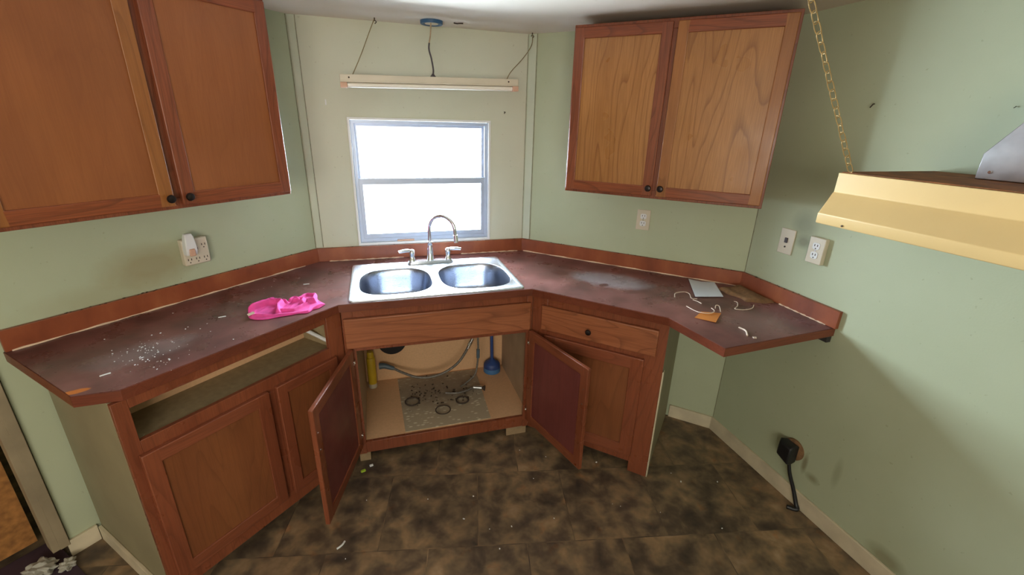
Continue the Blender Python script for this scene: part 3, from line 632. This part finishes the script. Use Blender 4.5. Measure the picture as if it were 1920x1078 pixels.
# ---------------------------------------------------------------- outlets, switch, adapter
def slots(bm, s, z, d):
    for ds in (-.0065, .0065): box(bm, s+ds-.0013, s+ds+.0013, d-.001, d+.0006, z-.001, z+.008)
    cyl(bm, (s, d-.001, z-.010), (s, d+.0006, z-.010), .0026, n=10)
def outlet(fr_, s, z, label, depth=.005):
    th = T('wall_outlet', label, 'outlet', fr_, (s, 0, z)); bm = BM(); box(bm, s-.037, s+.037, .0005, depth, z-.057, z+.057); pl = th.part('plate', bm, 'ivory', bev=.0025)
    for zz in (z+.020, z-.020):
        bm = BM(); prism(bm, [[(s+.0165*math.copysign(min(1, abs(cos(a))*1.15), cos(a)), zz+.0145*math.copysign(min(1, abs(sin(a))*1.2), sin(a))) for a in [2*pi*i/24 for i in range(24)]]], depth-.001, depth+.002)
        for v in bm.verts: v.co = Vector((v.co.x, v.co.z, v.co.y))
        r2 = th.part('receptacle', bm, 'white', bev=.0005); bm = BM(); slots(bm, s, zz, depth+.0025); th.part('slots', bm, 'slot', parent=r2, bev=0)
    bm = BM(); cyl(bm, (s, depth-.001, z), (s, depth+.0015, z), .003, n=10); th.part('screw', bm, 'chrome', bev=0)
    return th
outlet(FR, .754, 1.202, 'ivory duplex outlet under the right wall cabinet')
outlet(FRR, .369, 1.209, 'ivory duplex outlet in a raised box beside the telephone plate', .022)
th = T('phone_plate', 'ivory wall plate with small jack nearest the corner on right wall', 'wall plate', FRR, (.205, 0, 1.208))
bm = BM(); box(bm, .167, .244, .0005, .006, 1.149, 1.267); th.part('plate', bm, 'ivory', bev=.0025)
bm = BM(); box(bm, .198, .213, .0055, .011, 1.202, 1.226); th.part('jack', bm, 'cord', bev=.002)
for zz in (1.183,): bm = BM(); cyl(bm, (.205, .0055, zz), (.205, .0085, zz), .004, n=10); th.part('screw', bm, 'slot', bev=0)
# six-way adapter on the left wall
th = T('outlet_adapter', 'ivory six-way outlet adapter on the left wall', 'outlet', FL, (.632, 0, 1.12))
bm = BM(); box(bm, .578, .684, .0005, .034, 1.068, 1.185); b_ = th.part('housing', bm, 'ivory', bev=.006)
for s_, z_ in ((.598, 1.150), (.598, 1.092), (.631, 1.092), (.664, 1.092), (.631, 1.135)):
    bm = BM(); slots(bm, s_, z_, .0345); th.part('slots', bm, 'slot', bev=0)
th = T('plug_in_device', 'small white plug-in night light in the outlet adapter', 'plug', FL, (.665, .036, 1.13))
bm = BM(); vs = []
for z_, a, b0, b1 in ((1.12, .022, .0355, .062), (1.145, .023, .0355, .070), (1.20, .018, .040, .068), (1.215, .014, .043, .062)):
    vs.append([bm.verts.new((.662+sx_*a, dd, z_)) for sx_, dd in ((-1, b0), (1, b0), (1, b1), (-1, b1))])
for a, b2 in zip(vs, vs[1:]):
    for i in range(4): bm.faces.new([a[i], a[(i+1) % 4], b2[(i+1) % 4], b2[i]])
bm.faces.new(vs[0]); bm.faces.new(vs[-1]); th.part('body', bm, 'white', bev=.004)
bm = BM(); box(bm, .652, .674, .0625, .0745, 1.118, 1.150); th.part('shade', bm, 'socket', bev=.003)
# big black plug and cord low on the right wall
th = T('range_plug', 'black angled plug with cord low on the right wall', 'plug', FRR, (.50, 0, .26))
bm = BM(); lathe(bm, (.515, .0005, .265), [(.052, 0), (.052, .010), (.047, .014)], 28, 'y'); th.part('receptacle', bm, 'rag', bev=0)  # brown disc stands in for the round shadow behind the plug
bm = BM(); rows = []
for dd, s0, s1, z0, z1 in ((.0145, .475, .548, .215, .305), (.05, .473, .550, .205, .312), (.072, .486, .548, .215, .300)):
    rows.append([bm.verts.new(q) for q in ((s0, dd, z0+.02), (s0, dd, z1), (s1, dd, z1), (s1, dd, z0))])
for a, b2 in zip(rows, rows[1:]):
    for i in range(4): bm.faces.new([a[i], a[(i+1) % 4], b2[(i+1) % 4], b2[i]])
bm.faces.new(rows[0]); bm.faces.new(rows[-1]); th.part('body', bm, 'black', bev=.006)
bm = BM(); tube(bm, [(.540, .045, .215), (.556, .040, .16), (.585, .028, .09), (.612, .024, .03), (.628, .030, .010), (.60, .06, .008)], lambda t: .0075+.003*t, 12); th.part('cord', bm, 'black', bev=0)
# nails, hooks
def nail(fr_, s, z, mat, label, h=.012, k=1):
    bm = BM(); tube(bm, [(s, .0005, z), (s+.004*k, .012*k, z-.001), (s-.003*k, .014*k, z-.003-h*.5)], .0022*k, 8, 4); single('wall_hook', bm, mat, fr_, (s, 0, z), label, 'hook', bev=0)
bm = BM(); box(bm, -.3695, -.3635, .0005, .006, 1.758, 1.785); single('wall_anchor', bm, 'white', FB, (-.366, 0, 1.77), 'white plastic chip on the wall left of the window', 'hook', bev=.001)
nail(FB, .6, 1.752, 'dirt', 'small nail in the wall right of the window')
nail(FRR, .427, 1.796, 'slot', 'small curved hook in the right wall between chain and duct', .02)
nail(FRR, .841, 1.778, 'slot', 'tiny nail in the right wall just above the duct', .002, .45)

# ---------------------------------------------------------------- range hood, chain and duct
H0, H1 = .708, 1.47
th = T('range_hood', 'almond range hood with rusty top on the right wall', 'range hood', FRR, (1.09, 0, 1.42))
prof = [(.002, 1.424), (.50, 1.424), (.503, 1.428), (.503, 1.456), (.498, 1.460), (.436, 1.511), (.430, 1.516), (.430, 1.575), (.002, 1.575)]
bm = BM(); a = [bm.verts.new((H0+(.005 if dd > .45 else -.018), dd, z)) for dd, z in prof]; b2 = [bm.verts.new((H1, dd, z)) for dd, z in prof]
for i in range(len(prof)): bm.faces.new([a[i], a[(i+1) % len(prof)], b2[(i+1) % len(prof)], b2[i]])
bm.faces.new(a); bm.faces.new(b2); th.part('canopy', bm, 'almond', bev=.002)
bm = BM(); box(bm, H0-.012, H1-.006, .008, .424, 1.5755, 1.5785); th.part('top_sheet', bm, 'rust', bev=.0005)
bm = BM(); cyl(bm, (.80, .5025, 1.432), (.80, .505, 1.432), .003, n=8); th.part('screw', bm, 'dirt', bev=0)
th = T('duct_boot', 'galvanised tapered duct boot standing on the range hood', 'duct', FRR, (1.08, .28, 1.583))
bm = BM(); s0, s1, d0, d1 = .90, 1.27, .01, .18; lv = []
lv.append([(s0, d0), (s1, d0), (s1, d1), (s0, d1)])
rows = [[bm.verts.new((q[0], q[1], z)) for q in [(s0, d0), (s1, d0), (s1, d1), (s0, d1)]] for z in (1.5795, 1.648)]
rows.append([bm.verts.new((1.085+sa*.08, .095+sb*.08, 1.80)) for sa, sb in ((-1, -1), (1, -1), (1, 1), (-1, 1))])
for a, b2 in zip(rows, rows[1:]):
    for i in range(4): bm.faces.new([a[i], a[(i+1) % 4], b2[(i+1) % 4], b2[i]])
bm.faces.new(rows[0]); bm.faces.new(rows[-1]); th.part('hopper', bm, 'tin', bev=.002)
bm = BM(); cyl(bm, (1.085, .095, 1.801), (1.085, .095, ZC-.001), .076, n=32); th.part('pipe', bm, 'tin', bev=0)
for s_ in (.93, 1.02): bm = BM(); cyl(bm, (s_, .179, 1.60), (s_, .183, 1.60), .004, n=8); th.part('screw', bm, 'chrome', bev=0)
# chain: one link at a time
c0 = FRR.w(.722, .425, 1.582); c1_ = FRR.w(.745, .862, 2.155); ch = T('hanging_chain', 'brass chain hanging from the ceiling to the range hood corner', 'chain', FW, (c0.x, c0.y, c0.z))
dirv = (c1_-c0); Ln = dirv.length; dirv.normalize(); n_l = int(Ln/.0275); oth = (c0-Vector(CAM)); oth = (oth-dirv*oth.dot(dirv)).normalized(); side = dirv.cross(oth)
for i in range(n_l):
    bm = BM(); cc = c0+dirv*(Ln*(i+.5)/n_l); tw = radians(-48 if i % 2 else 42)+.12*sin(i*2.3); a1 = side*cos(tw)+oth*sin(tw); P = []
    for j in range(24):
        a = 2*pi*j/24; P.append(cc+dirv*(.0090*max(-1, min(1, sin(a)*2.2))+.0078*sin(a))+a1*.0082*cos(a))
    tube(bm, P, .0014, 7, 1, closed=True); ch.part('link', bm, 'brass', bev=0, smooth=80)

# ---------------------------------------------------------------- loose things on the counter
def sheet(name, corners, t, mat, label, cat, z=CT, n=8, lift=None, bev=0):
    bm = BM(); C4 = [Vector((q[0], q[1], 0)) for q in corners]; g = []
    for i in range(n+1):
        row = []
        for j in range(n+1):
            u, v = i/n, j/n; q = (C4[0]*(1-u)+C4[1]*u)*(1-v)+(C4[3]*(1-u)+C4[2]*u)*v
            row.append(bm.verts.new((q.x, q.y, z+.0006+(lift(u, v) if lift else 0))))
        g.append(row)
    for i in range(n):
        for j in range(n): bm.faces.new([g[i][j], g[i+1][j], g[i+1][j+1], g[i][j+1]])
    r2 = bmesh.ops.extrude_face_region(bm, geom=list(bm.faces)); [setattr(v, 'co', v.co+Vector((0, 0, t))) for v in r2['geom'] if isinstance(v, bmesh.types.BMVert)]
    c = sum(C4, Vector())/4; return single(name, bm, mat, FW, (c.x, c.y, z), label, cat, bev=bev)
sheet('paper_card', [(1.443, -.775), (1.548, -.853), (1.449, -1.035), (1.310, -1.003)], .0012, 'paper', 'folded white card lying on the right counter by backsplash', 'paper', lift=lambda u, v: .010*(1-v)*abs(u-.5)*1.2+.003*v)
sheet('orange_tag', [(1.217, -1.165), (1.290, -1.206), (1.195, -1.284), (1.143, -1.213)], .001, 'tag', 'small orange-brown card tag on right counter end', 'card', lift=lambda u, v: .003*u)
# brown felt rag against the upstand
bm = BM(); n = 14; G = []
base = [FRR.w(.015, .175), FRR.w(.015, .035), FRR.w(.255, .028), FRR.w(.205, .15)]
for i in range(n+1):
    row = []
    for j in range(n+1):
        u, v = i/n, j/n; q = (base[0]*(1-u)+base[1]*u)*(1-v)+(base[3]*(1-u)+base[2]*u)*v
        ed = min(u, 1-u, v, 1-v); w_ = .010*sin(9*u+5*v)*.4
        q = q+Vector((.006*sin(11*v+3*u), .006*sin(9*u), 0))*(1 if ed < .01 else .3)
        row.append(bm.verts.new((q.x, q.y, CT+.0008+.015*min(1, ed*7)**.5+.008*u*(1-v)+w_*min(1, ed*6))))
    G.append(row)
for i in range(n):
    for j in range(n): bm.faces.new([G[i][j], G[i+1][j], G[i+1][j+1], G[i][j+1]])
r2 = bmesh.ops.extrude_face_region(bm, geom=list(bm.faces)); [setattr(v, 'co', Vector((v.co.x, v.co.y, CT+.0006))) for v in r2['geom'] if isinstance(v, bmesh.types.BMVert)]
bq = FRR.w(.12, .1); single('felt_rag', bm, 'rag', FW, (bq.x, bq.y, CT), 'brown felt rag lying against the upstand in right corner', 'rag', bev=0)
# white wires
zw = CT+.003
for pts, lab in (
    ([(1.207, -.983, zw), (1.235, -.950, zw+.006), (1.290, -.945, zw+.006), (1.301, -.97, zw+.003), (1.279, -1.014, zw), (1.300, -1.03, zw)], 'longest looped white wire left of the white card'),
    ([(1.273, -1.033, zw), (1.28, -1.055, zw), (1.282, -1.084, zw)], 'short straight white wire in front of the white card'),
    ([(1.19, -1.095, zw), (1.193, -1.150, zw), (1.20, -1.185, zw+.004), (1.235, -1.2, zw+.004), (1.270, -1.185, zw+.005), (1.283, -1.150, zw+.004)], 'curved white wire crossing the orange tag'),
    ([(1.306, -1.149, zw), (1.320, -1.135, zw+.008), (1.33, -1.145, zw+.006), (1.3, -1.191, zw)], 'small hooked white wire right of the orange tag'),
    ([(1.457, -1.098, zw), (1.463, -1.113, zw), (1.43, -1.150, zw), (1.393, -1.176, zw), (1.426, -1.196, zw), (1.478, -1.189, zw), (1.511, -1.164, zw+.003)], 'hooked white wire in front of the brown rag'),
    ([(1.259, -1.347, zw), (1.263, -1.38, zw), (1.236, -1.418, zw)], 'thick curled white strip near the counter end')):
    wirething('loose_wire', pts, .0020 if 'thick' not in lab else .0035, 'whitewire', lab, 'wire', 'loose white wires on the right counter')
bm = BM(); prism(bm, [[(1.248, -1.432), (1.262, -1.438), (1.254, -1.448), (1.244, -1.443)]], CT+.0006, CT+.004); single('plastic_scrap', bm, 'whitewire', FW, (1.252, -1.44, CT), 'tiny white scrap beside the thick curled strip', 'scrap', bev=.0005)
# crumbs (uncountable)
def crumbs(name, spots, mat, label, cat, z):
    bm = BM()
    for (cx, cy, sx_, sy_, n, rmin, rmax) in spots:
        for i in range(n):
            x = random.gauss(cx, sx_); y_ = random.gauss(cy, sy_); r_ = random.uniform(rmin, rmax)
            m4 = Matrix.Translation((x, y_, z+r_*.5)) @ Matrix.Rotation(random.random()*6, 4, 'Z') @ Matrix.Diagonal((r_*random.uniform(.8, 1.8), r_, r_*.6, 1))
            bmesh.ops.create_icosphere(bm, subdivisions=1, radius=1, matrix=m4)
    return single(name, bm, mat, FW, (spots[0][0], spots[0][1], z), label, cat, kind='stuff', bev=0)
crumbs('plaster_crumbs', [(-.99, -.99, .05, .05, 60, .0008, .0026), (-.90, -1.09, .04, .035, 30, .0008, .0026), (-.85, -.90, .12, .10, 14, .001, .0028), (-.73, -.44, .05, .05, 8, .001, .003)], 'white', 'white plaster crumbs scattered on the left counter', 'crumbs', CT)
crumbs('floor_crumbs', [(.1, -1.2, .5, .3, 16, .002, .004), (1.15, -1.4, .3, .3, 14, .002, .004), (.85, -1.03, .02, .02, 1, .004, .005)], 'white', 'pale crumbs scattered over the brown floor', 'crumbs', 0)
for x, y_, a, lab in ((-.52, -.40, .1, 'white plaster sliver on the counter left of the sink'), (-.80, -.74, .3, 'white plaster sliver on counter below the outlet adapter'), (-1.02, -1.145, .6, 'white plaster sliver near the left counter end')):
    bm = BM(); box(bm, -.014, .014, -.003, .003, 0, .003); o = single('plaster_sliver', bm, 'white', FW, (0, 0, 0), lab, 'scrap', bev=.001); o.location = (x, y_, CT+.0003); o.rotation_euler = (0, 0, a)

# pink cloth
bm = BM(); nu, nv = 110, 48; G = []
top_e = [(-.704, -.740), (-.708, -.692), (-.697, -.656), (-.677, -.619), (-.644, -.581), (-.608, -.615), (-.591, -.606), (-.572, -.620), (-.549, -.585), (-.526, -.598), (-.502, -.560), (-.455, -.581), (-.448, -.630), (-.409, -.694)]
bot_e = [(-.702, -.750), (-.686, -.785), (-.656, -.805), (-.616, -.808), (-.582, -.796), (-.535, -.786), (-.507, -.776), (-.469, -.778), (-.452, -.747), (-.429, -.734), (-.409, -.698)]
folds = [([(-.704, -.712), (-.676, -.680), (-.643, -.653), (-.613, -.640), (-.585, -.670), (-.592, -.720), (-.585, -.765)], .030, .0075),
         ([(-.676, -.622), (-.642, -.589), (-.608, -.626), (-.586, -.664)], .026, .009), ([(-.595, -.608), (-.571, -.656)], .020, .007),
         ([(-.559, -.629), (-.545, -.599), (-.522, -.643), (-.540, -.652)], .022, .007), ([(-.525, -.608), (-.501, -.568), (-.456, -.586), (-.456, -.671), (-.479, -.680)], .028, .007),
         ([(-.671, -.775), (-.597, -.785), (-.522, -.776), (-.472, -.770), (-.449, -.737), (-.412, -.702)], .014, .008),
         ([(-.584, -.746), (-.526, -.749), (-.478, -.690)], .014, .008), ([(-.505, -.672), (-.501, -.636), (-.519, -.626)], .018, .007), ([(-.69, -.75), (-.676, -.78)], .014, .01)]
def seg_d(q, a, b2):
    d = b2-a; t = max(0, min(1, (q-a).dot(d)/max(1e-9, d.dot(d)))); return (q-a-d*t).length
def lerp_e(E, t):
    P = smooth_path([(q[0], q[1], 0) for q in E], 8); k = t*(len(P)-1); i = min(int(k), len(P)-2); return P[i].lerp(P[i+1], k-i)
for i in range(nu+1):
    row = []
    for j in range(nv+1):
        u, v = i/nu, j/nv; q = lerp_e(top_e, u).lerp(lerp_e(bot_e, u), v); ed = min(u*2.5, (1-u)*2.5, v*1.5, (1-v)*1.5, 1); ed = max(0, ed)**.5
        p2 = Vector((q.x, q.y)); h = .004+.0015*sin(u*61+v*23)
        for F_, A1, sg in folds:
            d = min(seg_d(p2, Vector(F_[k]), Vector(F_[k+1])) for k in range(len(F_)-1)); h = max(h, A1*math.exp(-(d/sg)**1.5)+.004)
        h = max(.0015, h)*min(1, ed*1.6)
        jx = .001*sin(v*22+u*15)*ed; jy = .001*sin(u*31+v*9)*ed
        row.append(bm.verts.new((q.x+jx, q.y+jy, CT+.0012+h)))
    G.append(row)
for i in range(nu):
    for j in range(nv): bm.faces.new([G[i][j], G[i+1][j], G[i+1][j+1], G[i][j+1]])
tg = BM(); box(tg, -.013, .013, -.008, .008, 0, .0012)
o = single('pink_cloth', bm, 'pink', FW, (-.565, -.665, CT), 'crumpled hot pink cloth on the counter left of sink', 'cloth', bev=0, smooth=180)
md = o.modifiers.new('thickness', 'SOLIDIFY'); md.thickness = .0016; md.offset = 1
tg = finish('care_tag', tg, 'whitewire', 0); tg.parent = o; tg.rotation_euler = (.25, -.2, .5)
cr = Matrix.Rotation(-FW.ang, 4, 'Z') @ Vector((-.684+.565, -.772+.665, .017)); tg.location = cr; tg['label'] = 'pale cloth tag'

# ---------------------------------------------------------------- inside the sink cabinet
CF = .1305
bm = BM(); prism(bm, [[(-.112, -.115), (.395, -.115), (.370, -.655), (-.100, -.655)]], CF, CF+.003); single('liner_mat', bm, 'mat', FW, (.13, -.38, CF), 'grimy pale patterned liner mat on the sink cabinet floor', 'mat', bev=0)
mz = CF+.0035
for x, y_, r_, lab in ((-.042, -.395, .040, 'round metal ring left on the liner mat'), (.246, -.454, .036, 'round metal ring right on the liner mat'), (.121, -.520, .042, 'larger thin ring nearest the front of liner mat')):
    bm = BM(); tube(bm, [(x+r_*cos(2*pi*i/28), y_+r_*sin(2*pi*i/28), mz+.005) for i in range(28)], .0045 if 'larger' not in lab else .003, 8, 1, closed=True); single('pipe_ring', bm, 'dirt', FW, (x, y_, mz), lab, 'ring', 'rings left on the liner mat', bev=0)
crumbs('mat_debris', [(.10, -.34, .10, .07, 70, .002, .006), (.27, -.36, .05, .05, 30, .002, .006)], 'dirt', 'dark dirt crumbs over the liner mat', 'dirt', mz)
th = T('spray_can', 'yellow spray can in left rear corner of sink cabinet', 'can', FW, (-.262, -.165, CF))
bm = BM(); lathe(bm, (-.262, -.165, CF+.03), [(.0255, 0), (.0255, .17), (.022, .178)], 28); th.part('body', bm, 'yellow', bev=0)
bm = BM(); lathe(bm, (-.262, -.165, CF), [(.024, 0), (.026, .003), (.026, .0295), (.0255, .0298)], 28); th.part('base_rim', bm, 'ivory', bev=0)
bm = BM(); lathe(bm, (-.262, -.165, CF+.2085), [(.020, 0), (.020, .03), (.016, .038)], 24); th.part('cap', bm, 'yellow', bev=0)
th = T('toilet_plunger', 'blue plunger with dark handle in right rear of sink cabinet', 'plunger', FW, (.50, -.165, CF))
bm = BM(); lathe(bm, (.50, -.165, CF), [(.052, 0), (.056, .004), (.056, .030), (.055, .034)], 30); th.part('lower_ring', bm, 'blue_light', bev=0)
bm = BM(); lathe(bm, (.50, -.165, CF+.0345), [(.055, 0), (.054, .02), (.046, .034), (.025, .046), (.014, .06)], 30); th.part('cup', bm, 'blue', bev=0)
bm = BM(); cyl(bm, (.50, -.165, CF+.09), (.492, -.160, CF+.52), .0105, n=14); th.part('handle', bm, 'blue', bev=0, label='dark blue stick handle')
th = T('drain_cover', 'round black fitting with white stub on rear panel of sink cabinet', 'pipe', FB, (-.13, .10, .42))
bm = BM(); lathe(bm, (-.128, .101, .395), [(.082, 0), (.085, .004), (.082, .010), (.03, .014)], 36, 'y'); th.part('flange', bm, 'black', bev=0)
bm = BM(); lathe(bm, (-.138, .1155, .425), [(.028, 0), (.028, .05), (.022, .052), (.022, .03)], 24, 'y'); th.part('pipe_stub', bm, 'white', bev=0)
# sprayer and hose
th = T('sprayer_hose', 'grey sprayer head and hose sagging inside the sink cabinet', 'hose', FW, (-.13, -.15, CF))
hz = lambda x, y_, z: Vector((x, y_, z))
bm = BM(); tube(bm, [(-.135, -.165, .245), (-.08, -.20, .225), (.0, -.24, .205), (.09, -.26, .205), (.18, -.27, .235), (.26, -.28, .30), (.32, -.285, .40)], .008, 10); th.part('hose', bm, 'steel_dull', bev=0)
bm = BM(); tube(bm, [(.315, -.285, .39), (.345, -.285, .455)], .0125, 12, 1); tube(bm, [(.325, -.285, .412), (.333, -.285, .429)], .0145, 8, 1); th.part('connector', bm, 'chrome', bev=0)
bm = BM(); tube(bm, [(-.215, -.150, .262), (-.185, -.155, .262), (-.150, -.163, .250), (-.128, -.168, .243)], lambda t: .021-.010*t, 14, 5); th.part('spray_head', bm, 'spray', bev=0)
bm = BM(); tube(bm, [(.33, -.285, .455), (.34, -.283, .60), (.33, -.28, .70)], .006, 8, 4); th.part('upper_hose', bm, 'steel_dull', bev=0)
th = T('supply_line', 'thin supply line with valve hanging right of the sprayer hose', 'pipe', FW, (.36, -.25, CF))
bm = BM(); tube(bm, [(.385, -.262, .72), (.383, -.262, .50), (.385, -.262, .36), (.38, -.262, .26), (.36, -.275, .19), (.30, -.30, .155), (.26, -.32, .146)], .006, 10); th.part('line', bm, 'steel_dull', bev=0)
bm = BM(); cyl(bm, (.385, -.262, .36), (.384, -.262, .30), .0105, n=12); th.part('coupling', bm, 'spray', bev=.001)
th = T('shutoff_valve', 'small metal valve lying on the liner mat edge', 'valve', FW, (.36, -.36, mz))
bm = BM(); cyl(bm, (.335, -.35, mz+.013), (.385, -.37, mz+.013), .012, n=14); th.part('body', bm, 'tin', bev=.001)
bm = BM(); cyl(bm, (.386, -.371, mz+.013), (.402, -.378, mz+.013), .008, .018, n=14); th.part('handle', bm, 'dirt', bev=.001)
bm = BM(); tube(bm, [(.332, -.349, mz+.010), (.28, -.37, mz+.008), (.22, -.38, mz+.009), (.16, -.36, mz+.008)], .006, 8); th.part('tail', bm, 'steel_dull', bev=0)

# ---------------------------------------------------------------- floor odds and ends
bm = BM(); prism(bm, [rrect(-.012, .012, -.006, .006, .004)], 0, .007); o = single('lime_lighter', bm, 'green', FW, (0, 0, 0), 'lime green plastic bit on the floor by left open door', 'scrap', bev=.001); o.location = (-.325, -.745, .0005); o.rotation_euler = (0, 0, .3)
bm = BM(); box(bm, -.009, .009, -.006, .006, 0, .006); o = single('white_scrap', bm, 'white', FW, (0, 0, 0), 'small white scrap on floor by the toe board', 'scrap', bev=.001); o.location = (-.285, -.715, .0005); o.rotation_euler = (0, 0, .2)
bm = BM(); tube(bm, [(-.425, -1.18, .005), (-.405, -1.168, .007), (-.395, -1.150, .005)], .004, 6, 4); single('paper_scrap', bm, 'white', FW, (-.41, -1.165, 0), 'twisted white scrap on the floor at lower left', 'scrap', bev=0)
a_ = [FL.w(1.33, .30).xy, FL.w(1.33, -.15).xy, FL.w(2.1, -.15).xy, FL.w(2.1, .30).xy]
bm = BM(); prism(bm, [a_], .0005, .006); single('plum_mat', bm, 'purple', FW, (a_[0].x, a_[0].y, 0), 'dark plum floor mat at the left doorway', 'mat', bev=.001)
def crumple(name, c, rx, ry, h, mat, label, cat, seed):
    rnd = random.Random(seed); bm = BM(); bmesh.ops.create_icosphere(bm, subdivisions=4, radius=1)
    ph = [rnd.uniform(0, 6) for _ in range(6)]
    for v in bm.verts:
        q = v.co.copy(); k = 1+.16*sin(q.x*7+ph[0]+2*sin(q.y*5+ph[1]))+.12*sin(q.y*11+ph[2]+q.z*6)+.09*sin(q.z*15+q.x*13+ph[3])
        v.co = Vector((c[0]+q.x*rx*k, c[1]+q.y*ry*k, c[2]+max(0, h*.5+q.z*h*.6*k)))
    return single(name, bm, mat, FW, c, label, cat, bev=0, smooth=35)
crumple('crumpled_paper', (-1.515, -.985, .0065), .045, .04, .04, 'dim_paper', 'larger crumpled pale paper on the floor at lower left', 'paper', 3)
crumple('crumpled_paper', (-1.43, -.985, .0065), .022, .028, .03, 'dim_paper', 'small crumpled white paper beside the left baseboard', 'paper', 5)
